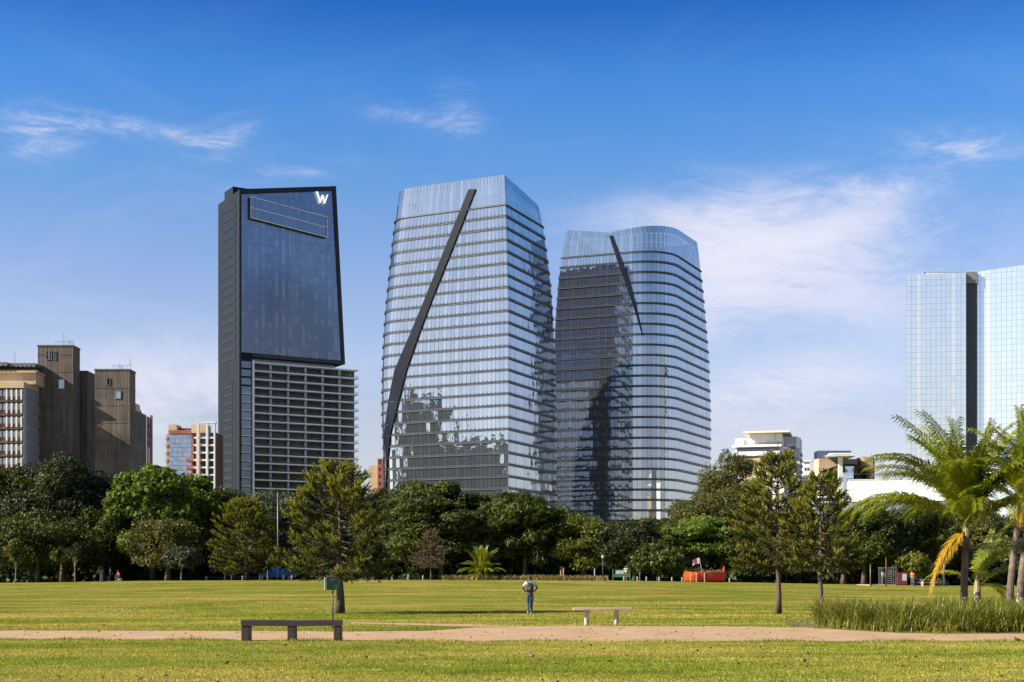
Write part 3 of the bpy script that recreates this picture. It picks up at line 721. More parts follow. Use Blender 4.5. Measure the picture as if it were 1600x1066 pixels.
# ------------------------------------------------------------------ other buildings
def block_left():
    # office wing with white fins, front at Y 325, running off to the left
    Y = 325.; xr = wx(36, Y); z0 = g0(xr, Y)
    root = empty('office_block', (xr, Y, z0), 'low office block with rows of white vertical fins and reddish sills', 'building')
    top = wz(597, Y) - z0
    MB().box(-46, 0, .6, 10.2, 0, top - 1.4).build('wall', 'maroon', root)
    MB().box(-46.3, .3, -.4, 10.6, top - 1.4, top).build('cornice', 'cream', root)
    fl = 3.12
    fin = MB().box(-.16, .16, -.25, .6, 0, 2.35).mesh('fin', 'white_paint')
    sill = MB().box(-46, -.05, -.1, .62, 0, .42).mesh('floor_band', 'board_concrete')
    under = MB().box(-46, -.05, .3, .64, 0, .75).mesh('sill_panel', 'red_brick')
    win = MB().box(-1.0, 1.0, .45, .62, 0, 1.4).mesh('window', 'window_pale')
    for k in range(14):
        z = top - 1.4 - (k + 1) * fl
        if z < 0: break
        inst('floor_band', sill, root, (0, 0, z)); inst('sill_panel', under, root, (0, 0, z + .42))
        for i in range(17):
            x = -.35 - i * 1.12
            if i % 5 == 4: continue
            inst('fin', fin, root, (x, 0, z + .45))
        for i in range(8): inst('window', win, root, (-1.5 - i * 2.25, 0, z + 1.3))
    # flank with big grey panels
    MB().box(-.05, .12, 0, 10, 0, top - 1.5).build('flank_wall', 'lilac_wall', root)
    pan = MB().box(.12, .55, 1.9, 9.6, 0, 2.55).mesh('flank_panel', 'grey_panel')
    for k in range(14):
        z = top - 3.6 - k * fl
        if z < 0: break
        inst('flank_panel', pan, root, (0, 0, z))
    # set-back roof storey and corrugated canopy
    MB().box(-46, 1.6, 4, 16, top + .02, top + 2.6).build('roof_storey', 'cream', root)
    MB().box(-46, 1.9, 3.2, 16.4, top + 2.6, top + 3.1).build('roof_slab', 'sand_stone', root)
    c = MB()
    for i in range(46): c.tube([(-44 + i, 2.6 if i < 40 else 4, top + 4.5), (-44 + i, 15, top + 5.2)], [.5, .5], 8)
    c.build('canopy', 'steel', root)
    rl = MB()
    for i in range(9): rl.box(-.05, .0, i * 1.2, i * 1.2 + .06, top, top + 1.1)
    rl.box(-.05, 0, 0, 10, top + 1.1, top + 1.16); rl.build('roof_railing', 'steel', root)
    m = MB().tube([(-4, 6, top + 3), (-4, 6, top + 8)], [.09, .05], 6); m.build('mast', 'steel', root)
def concrete_tower(x0, x1, Y, depth, top_py, label, extra=(), holes=(), masts=()):
    z0 = g0(x0, Y); top = wz(top_py, Y) - z0; w = x1 - x0
    root = empty('concrete_tower', (x0, Y, z0), label, 'building')
    MB().box(0, w, 0, depth, 0, top).build('wall', 'board_concrete', root)
    b = MB()                                     # pour joints, slightly proud
    z = 4.
    while z < top - 1: b.box(-.05, w + .05, -.06, depth + .05, z, z + .16); z += 4.1
    b.build('pour_joints', 'board_concrete', root)
    b = MB(); b.frame((-.12, -.12, top), (w + .24, 0, 0), (0, depth + .24, 0), (0, 0, 1), .35, .35); b.build('parapet', 'board_concrete', root)
    for (hx, hz, hw, hh) in holes:
        win = MB().box(hx, hx + hw, -.04, .1, hz, hz + hh).build('window', 'window_pale' if hw > 1 else 'core_dark', root)
        MB().frame((hx - .12, -.02, hz - .12), (hw + .24, 0, 0), (0, 0, hh + .24), (0, -1, 0), .14, .12).build('frame', 'steel', win)
    for (mx, mh) in masts:
        q = MB().tube([(mx, 3, top + .3), (mx, 3, top + mh)], [.07, .03], 6)
        for t in (.55, .72, .86): q.tube([(mx - .5 * (1.2 - t), 3, top + mh * t), (mx + .5 * (1.2 - t), 3, top + mh * t)], [.03, .03], 4)
        q.build('antenna', 'steel', root)
    rl = MB()
    for i in range(7): rl.box(w * .45 + i * .7, w * .45 + i * .7 + .05, 1.4, 1.45, top + .3, top + 1.4)
    rl.box(w * .45, w * .45 + 4.3, 1.4, 1.45, top + 1.4, top + 1.46); rl.build('roof_railing', 'steel', root)
    for i, (ex0, ex1, ey0, ey1, et) in enumerate(extra): MB().box(ex0, ex1, ey0, ey1, 0, et).build('rear_slab', 'board_concrete', root)
    return root
glassmat('window_pale', (.30, .33, .36), (.45, .48, .50), rough=.1, metal=.6, wav=0)
block_left()
concrete_tower(-111.7, -103.4, 335, 5.3, 541.5, 'tall raw concrete stair tower with rooftop antennas beside the fin-fronted block',
               extra=((7.6, 9.9, 6.0, 14, 50.4), (9.0, 12.2, 15, 24, 48.8)), holes=((4.9, 45.3, 1.35, 2.1), (2.0, 52.2, .55, 1.9), (2.8, 52.2, .4, 1.9), (3.9, 52.2, .35, 1.8), (1.2, 46.8, .35, 1.9), (3.75, 46.8, .35, 1.9), (3.65, 41.5, .35, 1.9),
               (4.6, 33.8, .3, .5), (4.6, 29.5, .3, .5), (4.6, 25.3, .3, .5), (4.6, 21.0, .3, .5)), masts=((5.1, 4.0), (6.4, 2.2), (7.1, 2.0)))
concrete_tower(-97.7, -89.5, 333, 5.0, 579, 'shorter raw concrete stair tower with one small square window',
               holes=((4.8, 42.6, 1.25, 1.7), (2.9, 45.8, .3, 1.5), (3.3, 45.8, .2, 1.5)), masts=((5.0, 2.0), (5.6, 1.6), (7.5, 3.4)))
def link_wing():
    root = empty('concrete_wing', (-104.2, 350, g0(-103, 341)), 'narrow ribbed concrete wing between the two raw concrete stair towers', 'building')
    MB().box(0, 9, 0, 20, 0, 43.0).build('wall', 'board_concrete', root)
    MB().box(-.1, 9, 1, 14, 43.0, 44.8).build('roof_storey', 'cream', root)
    rib = MB().box(0, .35, -.8, 0, 0, 42.5).mesh('rib', 'board_concrete')
    for i in range(8): inst('rib', rib, root, (.4 + i * 1.05, 0, 0))
    MB().tube([(3, 6, 44), (3, 6, 47.5)], [.06, .03], 6).build('mast', 'steel', root)
link_wing()
def far_left():
    # slim pinkish apartment tower
    Y = 470.; x0 = wx(206, Y); z0 = g0(x0, Y); k = Y / F
    root = empty('apartment_tower', (x0, Y, z0), 'slim lilac and brick-red apartment tower behind the concrete towers', 'building')
    def bx(px0, px1, y0, y1, py0, py1, name, mat): return MB().box((px0 - 206) * k, (px1 - 206) * k, y0, y1, 0 if py1 is None else wz(py1, Y) - z0, wz(py0, Y) - z0).build(name, mat, root)
    bx(206, 216, 0, 4, 655, None, 'wall', 'lilac_wall'); bx(217, 228, .4, 4, 658, None, 'wall', 'lilac_wall'); bx(228.2, 231, -1.2, 3, 651, None, 'shaft', 'grey_panel')
    bx(231.2, 235, .2, 3, 663, None, 'wall', 'lilac_wall'); bx(234.6, 237.4, -.2, 1.0, 649, None, 'brick_fin', 'red_brick'); bx(225.4, 228.1, .1, 1, 699, None, 'panel', 'white_paint'); bx(231.2, 234.4, -.2, 1, 700, None, 'panel', 'white_paint')
    tw = MB().lathe([(1.1, 0), (1.1, 1.6), (.7, 2.6), (.2, 3.2)], 10); tw.build('cupola', 'red_brick', root, (1.2, 4, wz(651, Y) - z0))
    bal = MB().box(0, 9 * k, -1.1, 0, 0, .55).mesh('balcony', 'red_brick'); bal2 = MB().box(0, 3 * k, -.9, 0, 0, .8).mesh('balcony', 'white_paint')
    w = MB().box(0, 3.4 * k, -.05, .1, 0, 1.3).mesh('window', 'window_glass'); w2 = MB().box(0, 2.6 * k, -.05, .1, 0, 1.3).mesh('window', 'window_glass')
    for i in range(16):
        z = wz(661, Y) - z0 - (i + 1) * 2.75
        if z < 1: break
        inst('balcony', bal, root, (0, 0, z)); inst('balcony', bal2, root, (5.5 * k, -.3, z + 1)); inst('window', w, root, (3 * k, 0, z + .9))
        inst('window', w, root, (14.5 * k, .4, z + .9)); inst('window', w2, root, (25.8 * k, .2, z + .9))
    # glass fronted orange block
    Y = 520.; x0 = wx(258, Y); z0 = g0(x0, Y); k = Y / F
    root2 = empty('office_block', (x0, Y, z0), 'grey glass office block with orange roof storeys beside the dark hotel', 'building')
    def bx2(px0, px1, y0, y1, py0, py1, name, mat): return MB().box((px0 - 258) * k, (px1 - 258) * k, y0, y1, 0 if py1 is None else wz(py1, Y) - z0, wz(py0, Y) - z0).build(name, mat, root2)
    bx2(259, 301, 1, 18, 678, None, 'wall', 'pink_render'); bx2(261, 274, 2, 10, 662.5, 676, 'roof_room', 'cream'); bx2(263, 298, .2, 12, 672, 677.6, 'roof_band', 'red_brick'); bx2(274, 300, 5, 14, 667, 672, 'roof_storey', 'maroon')
    bx2(298, 313, 3, 16, 669, None, 'rear_wall', 'pink_render')
    V = []
    for r_ in range(30):
        for c in range(9):
            a = (262.5 + c * 4.0 - 258) * k; z = wz(678.5, Y) - z0 - (r_ + 1) * 1.62
            if z > 0: V.append([(a, .9, z), (a + 3.8 * k, .9, z), (a + 3.8 * k, .9 + random.gauss(0, .012), z + 1.5), (a, .9 + random.gauss(0, .012), z + 1.5)])
    inst('glass_front', npmesh('glass_front', np.array(V), 4, 'blue_glass'), root2)
    bal = MB().box(0, 3.6 * k, -.6, 1, 0, 1.0).mesh('balcony', 'cream')
    for i in range(9): inst('balcony', bal, root2, (.2 * k, 0, wz(687, Y) - z0 - i * 2.7))
    for py in (717, 729, 741): bx2(292, 313.5, -1.5, 3, py, py + 4.5, 'terrace', 'red_brick')
    # open framed block, white posts and beams
    root3 = empty('apartment_block', (wx(308, Y), Y - 4, z0), 'apartment block in an open white grid frame beside the dark hotel', 'building')
    def bx3(px0, px1, y0, y1, py0, py1, name, mat): return MB().box((px0 - 308) * k, (px1 - 308) * k, y0, y1, 0 if py1 is None else wz(py1, Y) - z0, wz(py0, Y) - z0).build(name, mat, root3)
    bx3(307, 340, 2.2, 14, 677, None, 'wall', 'maroon'); bx3(311.5, 315.5, -.8, 1, 662, None, 'post', 'cream_white'); bx3(326, 328.8, -.8, 1, 661.5, None, 'post', 'slab_white'); bx3(338, 340, -.8, 1, 661.5, None, 'post', 'slab_white'); bx3(319, 341.5, -.9, 1.1, 661.4, 663.6, 'beam', 'slab_white')
    bx3(300, 324, 3, 10, 664, 677, 'roof_storey', 'cream')
    sl = MB().box(-6 * k, 26 * k, -.5, 2.3, 0, .55).mesh('floor_slab', 'white_paint'); w = MB().box(0, 8.5 * k, 2.05, 2.25, 0, 1.7).mesh('window', 'window_glass')
    for i in range(22):
        z = wz(687, Y) - z0 - i * 2.7
        if z < 0: break
        inst('floor_slab', sl, root3, (5 * k, 0, z)); inst('window', w, root3, (8.5 * k, 0, z + .6)); inst('window', w, root3, (21.5 * k, 0, z + .6))
    # brick sliver between the hotel and the glass tower
    Y = 640.; x0 = wx(590, Y); r4 = empty('brick_building', (x0, Y, g0(x0, Y)), 'sliver of red brick building between the hotel and the bladed glass tower', 'building')
    MB().box(0, 14, 0, 12, 0, wz(718, Y) - 1.5).build('wall', 'red_brick', r4); MB().box(-3.8, -.1, 2, 12, 0, wz(727, Y) - 1.5).build('annex', 'cream', r4)
    MB().box(-.2, 14.2, -.2, 12.2, wz(718, Y) - 1.5, wz(716.5, Y) - 1.5).build('parapet', 'sand_stone', r4)
    w = MB().box(0, 1.0, -.05, .1, 0, 1.5).mesh('window', 'window_glass')
    for i in range(6): inst('window', w, r4, (.5, 0, 52 - i * 3.2))
pmat('cream_white', (.74, .68, .58), (.66, .60, .50), rough=.7, scale=.3)
glassmat('blue_glass', (.34, .40, .50), (.44, .50, .60), rough=.06, metal=.85, wav=.02)
far_left()
def right_side():
    # white apartment house with a cantilevered roof
    Y = 470.; k = Y / F; x0 = wx(1145, Y); z0 = g0(x0, Y); h = lambda py: wz(py, Y) - z0
    root = empty('apartment_house', (x0, Y, z0), 'white stepped apartment house under a cantilevered flat roof', 'building', rz=R(-14))
    def bx(a, b_, y0, y1, t, bt, name, mat, par=None): return MB().box((a - 1145) * k, (b_ - 1145) * k, y0, y1, 0 if bt is None else h(bt), h(t)).build(name, mat, par or root)
    bx(1146, 1222, 6, 24, 683, None, 'wall', 'white_paint'); bx(1222, 1246, 7.5, 24, 681, None, 'wall', 'lilac_wall'); bx(1241, 1246.5, 6, 7.4, 683, 700, 'chimney', 'white_paint')  # right wall of the white house: its shade is put into the lilac colour
    bx(1160, 1232, 1.5, 20, 673.8, 676.6, 'roof', 'cream_white'); bx(1170, 1220, 4, 5.9, 677, 690, 'penthouse', 'white_sheet'); bx(1151, 1160, 5, 6, 684, 694, 'parapet', 'white_paint')
    bx(1196, 1212, 3.6, 3.95, 690, 692.5, 'awning', 'steel')
    bx(1142, 1219, 3.6, 5.95, 694, 697.5, 'terrace_slab', 'white_paint'); bx(1150, 1214, 4.2, 5.9, 697.6, 705, 'terrace_glazing', 'window_glass')
    bx(1138, 1217, 2.2, 5.9, 705.2, 711, 'terrace_wall', 'white_paint'); bx(1144, 1215, 3.2, 5.9, 711.2, 716, 'glazing', 'lilac_wall')
    for i in range(9): bx(1146 + i * 8, 1151 + i * 8, 2.9, 3.15, 711.4, 715.5, 'window', 'window_glass')
    bx(1222, 1228, 7.3, 7.45, 697, None, 'stair_glazing', 'blue_glass')
    for i in range(7):
        bx(1228, 1240, 6.6, 7.4, 694 + i * 9, 695.6 + i * 9, 'balcony', 'slab_white'); bx(1229.5, 1239, 7.3, 7.44, 696.5 + i * 9, 701.5 + i * 9, 'window', 'window_glass')
        bx(1246.6, 1249.5, 9, 15, 707 + i * 9, 710 + i * 9, 'side_balcony', 'lilac_wall')
    bx(1208.5, 1209.3, 3, 3.1, 676.7, 694, 'column', 'steel')
    # tan lower house in front of it
    Y2 = 455.; k2 = Y2 / F; x2 = wx(1165, Y2); z2 = g0(x2, Y2); r2 = empty('tan_house', (x2, Y2, z2), 'tan rendered house with a dark band of windows, below the white stepped house', 'building', rz=R(-14))
    def b2(a, b_, y0, y1, t, bt, name, mat): return MB().box((a - 1165) * k2, (b_ - 1165) * k2, y0, y1, 0 if bt is None else wz(bt, Y2) - z2, wz(t, Y2) - z2).build(name, mat, r2)
    b2(1158, 1204, 0, 8, 716, None, 'wall', 'cream'); b2(1158, 1204.5, -.5, 8.2, 711.2, 713, 'roof', 'cream_white'); b2(1159, 1191, -.05, 7, 713.1, 716, 'clerestory', 'window_glass'); b2(1192, 1203.5, -.2, 7, 713.1, 735, 'corner_pier', 'sand_stone')
    b2(1193.5, 1202, -.3, .0, 719, 728, 'window', 'window_glass')
    for i in range(5): b2(1162 + i * 6, 1165.5 + i * 6, -.06, .2, 722, 728, 'window', 'window_glass')
    # small white house
    Y3 = 500.; k3 = Y3 / F; x3 = wx(1250, Y3); z3 = g0(x3, Y3); r3 = empty('white_house', (x3, Y3, z3), 'small white house with grey upper storey between larger buildings', 'building', rz=R(-10))
    def b3(a, b_, y0, y1, t, bt, name, mat): return MB().box((a - 1250) * k3, (b_ - 1250) * k3, y0, y1, 0 if bt is None else wz(bt, Y3) - z3, wz(t, Y3) - z3).build(name, mat, r3)
    b3(1250, 1268, 0, 9, 722, None, 'wall', 'white_paint'); b3(1268.2, 1284, .5, 9, 723, None, 'wall', 'lilac_wall'); b3(1252, 1268, -.6, 9, 719.6, 721.8, 'roof', 'white_paint'); b3(1268.3, 1284.5, .2, 8, 719.8, 727.5, 'roof_storey', 'grey_panel')
    b3(1250, 1264, -2, 0, 741, None, 'porch_wall', 'white_paint'); b3(1264.5, 1270, -1.4, 0, 736, None, 'porch_wall', 'cream_white')
    for (a, t) in ((1257, 731), (1261, 731), (1254, 745), (1259, 745), (1273, 733), (1278, 733), (1273, 744), (1278, 744)): b3(a, a + 3, -2.05 if t == 745 else -.05, .6, t, t + 5, 'window', 'window_glass')
    # dark terraced building inside a tapering stone frame, with a mushroom canopy
    Y4 = 440.; k4 = Y4 / F; x4 = wx(1284, Y4); z4 = g0(x4, Y4); r4 = empty('framed_building', (x4, Y4, z4), 'terraced grey building inside a tan stone frame with white canopy on one column', 'building')
    X = lambda p: (p - 1284) * k4; H = lambda p: wz(p, Y4) - z4
    def b4(a, b_, y0, y1, t, bt, name, mat): return MB().box(X(a), X(b_), y0, y1, 0 if bt is None else H(bt), H(t)).build(name, mat, r4)
    b4(1286, 1368, 12, 20, 715, None, 'wall', 'grey_panel')
    b4(1284.5, 1337, 6, 11.9, 701.5, 713, 'roof_glazing', 'dark_glass')
    f = MB(); f.add([(X(1284), 4, H(714.5)), (X(1302), 4, H(714.5)), (X(1313), 4, H(726)), (X(1284), 4, H(736)), (X(1284), 11.8, H(714.5)), (X(1302), 11.8, H(714.5)), (X(1313), 11.8, H(726)), (X(1284), 11.8, H(736))], [(0, 3, 2, 1), (0, 1, 5, 4), (1, 2, 6, 5), (3, 0, 4, 7), (2, 3, 7, 6), (4, 5, 6, 7)]); f.build('stone_frame', 'sand_stone', r4)
    f = MB(); f.add([(X(1351), 3, H(712)), (X(1368), 3, H(713.5)), (X(1368), 3, 0), (X(1366), 3, H(737)), (X(1351), 11.8, H(712)), (X(1368), 11.8, H(713.5)), (X(1368), 11.8, 0), (X(1366), 11.8, H(737))], [(0, 3, 2, 1), (0, 1, 5, 4), (1, 2, 6, 5), (2, 3, 7, 6), (3, 0, 4, 7), (4, 5, 6, 7)]); f.build('stone_frame', 'sand_stone', r4)
    b4(1368.3, 1371, 3.5, 12, 713.6, None, 'end_wall', 'maroon')
    b4(1298, 1350, 8, 12, 714, 722, 'deep_beam', 'grey_panel'); b4(1284, 1298, 5, 12, 736.2, 741, 'terrace', 'slab_white')
    for i in range(6):
        b4(1290, 1366, 7 - i * .2, 12, 737 + i * 9, 738.8 + i * 9, 'terrace_slab', 'slab_white')
        for j in range(7): b4(1292 + j * 10.6, 1301 + j * 10.6, 10.5, 11.9, 730 + i * 9, 736 + i * 9, 'window', 'window_glass')
    b4(1318, 1339, 4.5, 7, 736.5, None, 'glass_bay', 'white_glass'); b4(1327, 1341, 5.5, 7, 726.5, 736.4, 'glass_bay', 'white_glass'); b4(1326, 1336, 2.2, 4.4, 746, None, 'glass_bay', 'blue_glass')
    c = MB(); c.add([(X(1287), -3, H(712.6)), (X(1336), -3, H(711.6)), (X(1345), 9, H(709.6)), (X(1299), 9, H(710.6)), (X(1289), -3, H(714.4)), (X(1334), -3, H(713.4)), (X(1341), 9, H(712.2)), (X(1301), 9, H(712.6))], [(0, 1, 2, 3), (7, 6, 5, 4), (0, 4, 5, 1), (1, 5, 6, 2), (2, 6, 7, 3), (3, 7, 4, 0)])
    can = c.build('canopy', 'white_sheet', r4); b4(1299, 1331, 1, 5, 707.6, 709.4, 'canopy_upstand', 'white_sheet')
    b4(1309.4, 1315.4, -1.2, .2, 714, None, 'column', 'white_paint')
    b4(1371, 1396, 6, 9, 748, 751.5, 'side_roof', 'steel')
    for (a, y, r_) in ((1292, 733, 1.3), (1297, 734, 1.1), (1302, 735, 1.2), (1325, 735, 1.1), (1345, 734, 1.4), (1352, 736, 1.2), (1357, 738, 1.0)):
        V = leaf_ball((X(a), 5.0, H(y)), (r_ * 1.1, r_, r_), 160, .35); inst('terrace_shrub', npmesh('terrace_shrub', V, 4, 'leaf_dark'), r4)
    MB().tube([(X(1372), 8, H(714)), (X(1372), 8, H(703))], [.06, .03], 5).build('mast', 'steel', r4)
    # long white hall with a strip of glass below
    Y5 = 300.; k5 = Y5 / F; x5 = wx(1326, Y5); z5 = g0(x5, Y5); r5 = empty('white_hall', (x5, Y5, z5), 'long blank white hall above a strip of glass behind the trees', 'building')
    X = lambda p: (p - 1326) * k5; H = lambda p: wz(p, Y5) - z5
    w = MB(); w.box(X(1326), X(1500), 0, 14, H(784), H(750.5)); w.build('wall', 'white_sheet', r5, ); r5.rotation_euler.z = R(-12)
    MB().box(X(1321), X(1500), .8, 13, 0, H(784.2)).build('lower_wall', 'grey_panel', r5)
    pane = MB().box(0, 1.5, .7, .78, .1, H(784.4) - .1).mesh('pane', 'blue_glass')
    for i in range(14): inst('pane', pane, r5, (X(1322) + i * 1.62, 0, 0))
    MB().box(X(1325.6), X(1500.4), -.1, 14.1, H(750.5), H(749.6)).build('coping', 'white_paint', r5)
glassmat('white_glass', (.55, .66, .78), (.70, .80, .90), rough=.08, metal=.7, wav=0)
def leaf_ball(c, r, n, s):
    d = unit(rng.normal(size=(n, 3))); p = np.array(c) + d * np.array(r) * (.6 + .4 * rng.random((n, 1)))
    return leaves(p, d, s * (.6 + .8 * rng.random(n)), .6)
def leaves(p, nrm, size, aspect=.55, spread=.8):
    """rhombic leaf blades at points p facing roughly nrm"""
    n = len(p); nn = unit(unit(nrm) + rng.normal(0, spread, (n, 3))); t = unit(np.cross(nn, rng.normal(size=(n, 3)))); b = np.cross(nn, t)
    L_ = np.asarray(size)[:, None] if np.ndim(size) else size; W_ = L_ * aspect
    return np.stack([p - t * L_ * .5, p + b * W_ * .5 + nn * L_ * .06, p + t * L_ * .5, p - b * W_ * .5 + nn * L_ * .06], 1)
# ------------------------------------------------------------------ neighbouring blocks outside the frame, mirrored in the bladed tower
def neighbour(c, ang, w, d, h, label, steps=()):
    root = empty('office_block', (c[0], c[1], g0(*c)), label, 'building', rz=ang)
    MB().box(-w / 2, w / 2, 0, d, 0, h).build('wall', 'grey_panel', root)
    win = MB().box(-w / 2 + 1, w / 2 - 1, -.12, .05, 0, 1.9).mesh('window_band', 'window_glass')
    for k in range(int(h / 3.6) - 1): inst('window_band', win, root, (0, 0, 2 + k * 3.6))
    for (x0, x1, t) in steps: MB().box(x0, x1, 2, d - 2, h, h + t).build('roof_storey', 'core_dark', root)
neighbour((-291, 305), math.atan2(-38, 51) + math.pi / 2 * 0 + math.pi, 66, 20, 79, 'wide office block mirrored low in the bladed glass tower', ((-20, -8, 3), (4, 14, 2)))
neighbour((-312, 318), math.atan2(-38, 51) + math.pi, 27, 22, 103, 'taller stepped office block mirrored in the bladed glass tower', ((-8, 6, 4), (8, 9, 9)))
# ------------------------------------------------------------------ foliage and bark
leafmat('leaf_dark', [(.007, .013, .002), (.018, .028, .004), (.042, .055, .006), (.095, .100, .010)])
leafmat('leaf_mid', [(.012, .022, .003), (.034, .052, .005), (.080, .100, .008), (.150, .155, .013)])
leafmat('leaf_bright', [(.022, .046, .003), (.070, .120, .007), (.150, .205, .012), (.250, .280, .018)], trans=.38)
leafmat('leaf_olive', [(.040, .048, .008), (.075, .080, .012), (.115, .110, .018), (.150, .132, .024)])
leafmat('leaf_grey', [(.035, .046, .020), (.060, .072, .032), (.090, .100, .046), (.125, .130, .062)])
leafmat('leaf_yellow', [(.055, .075, .008), (.105, .125, .012), (.155, .160, .018), (.215, .180, .026)], trans=.38)
leafmat('leaf_brown', [(.070, .045, .020), (.125, .085, .036), (.190, .140, .065), (.110, .105, .030)])
leafmat('needle', [(.016, .022, .003), (.036, .044, .004), (.078, .085, .007), (.150, .150, .012)], trans=.22, patch=.9)
leafmat('needle_new', [(.120, .130, .008), (.190, .195, .012), (.270, .260, .018), (.340, .300, .026)], trans=.32, patch=.9)
leafmat('frond', [(.055, .085, .006), (.150, .190, .010), (.270, .290, .014), (.420, .370, .024)], trans=.38, rough=.35, spec=.5, patch=.6)
leafmat('frond_yellow', [(.40, .24, .015), (.42, .27, .020), (.50, .30, .022), (.34, .26, .03)], trans=.4, rough=.45, patch=.6)
leafmat('border', [(.10, .11, .03), (.20, .17, .05), (.34, .25, .10), (.42, .34, .18)], trans=.3)
leafmat('strap', [(.050, .070, .008), (.135, .150, .016), (.245, .240, .034), (.380, .320, .085)], trans=.35, rough=.4, patch=1.2)
pmat('bark', (.125, .085, .058), (.05, .035, .025), rough=.9, scale=2.5, stretch=(1, 1, .25), bump=.8, bscale=9)
pmat('bark_pale', (.34, .29, .24), (.19, .155, .125), rough=.85, scale=2, stretch=(1, 1, .4), bump=.4)
pmat('bark_palm', (.20, .15, .11), (.065, .045, .035), rough=.9, scale=3.2, bump=.7, bscale=14)
right_side()

def trunk_mesh(h, r, limbs, lean=(0, 0), mat='bark'):
    b = MB(); n = 7
    pts = [(lean[0] * (i / n) ** 1.5 + random.uniform(-.05, .05) * h * .05, lean[1] * (i / n) ** 1.5, h * i / n) for i in range(n + 1)]
    rad = [r * (1.5 if i == 0 else 1.12 if i == 1 else 1 - .55 * i / n) for i in range(n + 1)]
    b.tube(pts, rad, 9, jitter=.06)
    for (z, tip, rr) in limbs:
        p0 = np.array([lean[0] * (z / h) ** 1.5, lean[1] * (z / h) ** 1.5, z]); tip = np.array(tip); d = tip - p0
        mid = p0 + d * .5 + np.array([0, 0, .12 * np.linalg.norm(d)]) * random.uniform(-.3, 1)
        q = p0 + d * .22 + np.array([0, 0, .06 * np.linalg.norm(d)])
        b.tube([p0, q, mid, tip], [rr, rr * .8, rr * .5, rr * .18], 6)
    return b.mesh('trunk', mat, True)
def crown_points(n_cl, W, D, zc, Hh, rc, flat=1., fill=.45, bottom=-.75, shape=None):
    """clump centres through the volume of the crown, weighted to its outside"""
    cl = []
    while len(cl) < n_cl:
        d = rng.normal(size=3); d /= np.linalg.norm(d)
        if d[2] < bottom: continue
        q = (fill + (1 - fill) * rng.random() ** .5)
        c = np.array([d[0] * W / 2 * q, d[1] * D / 2 * q, zc + d[2] * Hh / 2 * q])
        if shape: c = shape(c)
        cl.append((c, rc * rng.uniform(.6, 1.25)))
    return cl
def clump_leaves(cl, per, size, flat=.7, aspect=.55, up=.35, aspect_spread=.75):
    P = []; Nn = []; S = []
    for (c, r) in cl:
        m = max(8, int(per * r * r)); d = rng.normal(size=(m, 3)); d[:, 2] = np.where(d[:, 2] < 0, d[:, 2] * .55, d[:, 2]); d = unit(d)
        # lumpy outline: the shell radius changes over the clump
        f1 = 1 + .25 * np.sin(d @ rng.normal(size=3) * 4 + rng.random() * 6) + .15 * np.sin(d @ rng.normal(size=3) * 8)
        rad = r * (.45 + .6 * rng.random(m) ** .45) * f1
        P.append(c + d * rad[:, None] * np.array([1, 1, flat])); Nn.append(d + np.array([0, 0, up])); S.append(size * (.55 + .9 * rng.random(m)))
    return leaves(np.concatenate(P), np.concatenate(Nn), np.concatenate(S), aspect, aspect_spread)
def broad_tree(px, Y, top, wpx, label, mat, base=None, rc=.16, ncl=44, per=420, size=.31, trunk=.28, crown_low=0.12, depth=.8, flat=.7, lean=0, name='broadleaf_tree', group=None, bark='bark', fill=.45, aspect=.55, shape=None, cat='tree'):
    x = wx(px, Y); z0 = g0(x, Y); H = wz(top, Y) - z0; W = wpx * Y / F; lo = H * crown_low
    root = empty(name, (x, Y, z0), label, cat, group)
    zc = (H + lo) / 2; Hh = (H - lo); rcm = rc * max(W, Hh * .8)
    cl = crown_points(ncl, W - rcm * 1.1, (W - rcm) * depth, zc, Hh - rcm * 1.2, rcm, fill=fill, shape=shape)
    tips = sorted(cl, key=lambda q: -q[1])[:9]
    inst('trunk', trunk_mesh(H * .62, trunk, [(H * random.uniform(.22, .5), t[0], trunk * random.uniform(.3, .5)) for t in tips], (lean, 0), bark), root)
    inst('crown', npmesh('crown', clump_leaves(cl, per, size, flat, aspect), 4, mat), root)
    return root
UMB = lambda c: c * np.array([1, 1, 1])
# --- the dark belt behind everything: its trees share one look
bl = 'dense dark tree deep in the belt, hidden behind the front row of trees'
sky_x = [-60, 0, 60, 130, 170, 240, 300, 340, 400, 470, 530, 600, 700, 780, 860, 900, 1000, 1040, 1100, 1180, 1260, 1340, 1430, 1530, 1700]
sky_y = [728, 728, 722, 726, 746, 738, 746, 764, 770, 772, 766, 752, 756, 772, 772, 800, 814, 796, 792, 770, 788, 796, 800, 798, 798]
for k in range(34):
    px = -60 + k * 52 + random.uniform(-9, 9); Y = 212 + (k * 7) % 22
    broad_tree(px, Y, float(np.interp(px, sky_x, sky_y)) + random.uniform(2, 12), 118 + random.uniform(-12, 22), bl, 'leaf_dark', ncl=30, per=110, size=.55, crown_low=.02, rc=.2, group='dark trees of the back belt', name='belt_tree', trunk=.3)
def undergrowth():
    n = 70000; x = wx(-60 + rng.random(n) * 1720, 205); y = 180 + rng.random(n) * 34; x = x * y / 205
    h = np.clip((y - 176) * .28, 1.2, 5.0) + 1.4 * np.sin(x * .21) + 1.1 * np.sin(x * .57 + 1) + .7 * np.sin(x * 1.3 + y); t = rng.random(n) ** .8
    p = np.stack([x, y, gz(x, y) + .05 + h * t], -1); nn = np.stack([rng.normal(0, .5, n), -np.ones(n), .6 * np.ones(n)], -1)
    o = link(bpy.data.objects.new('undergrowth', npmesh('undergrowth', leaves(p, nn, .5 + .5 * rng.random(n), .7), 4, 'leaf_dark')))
    tag(o, 'dark dense undergrowth filling the shade below the tree belt', 'shrubs', kind='stuff')
undergrowth()
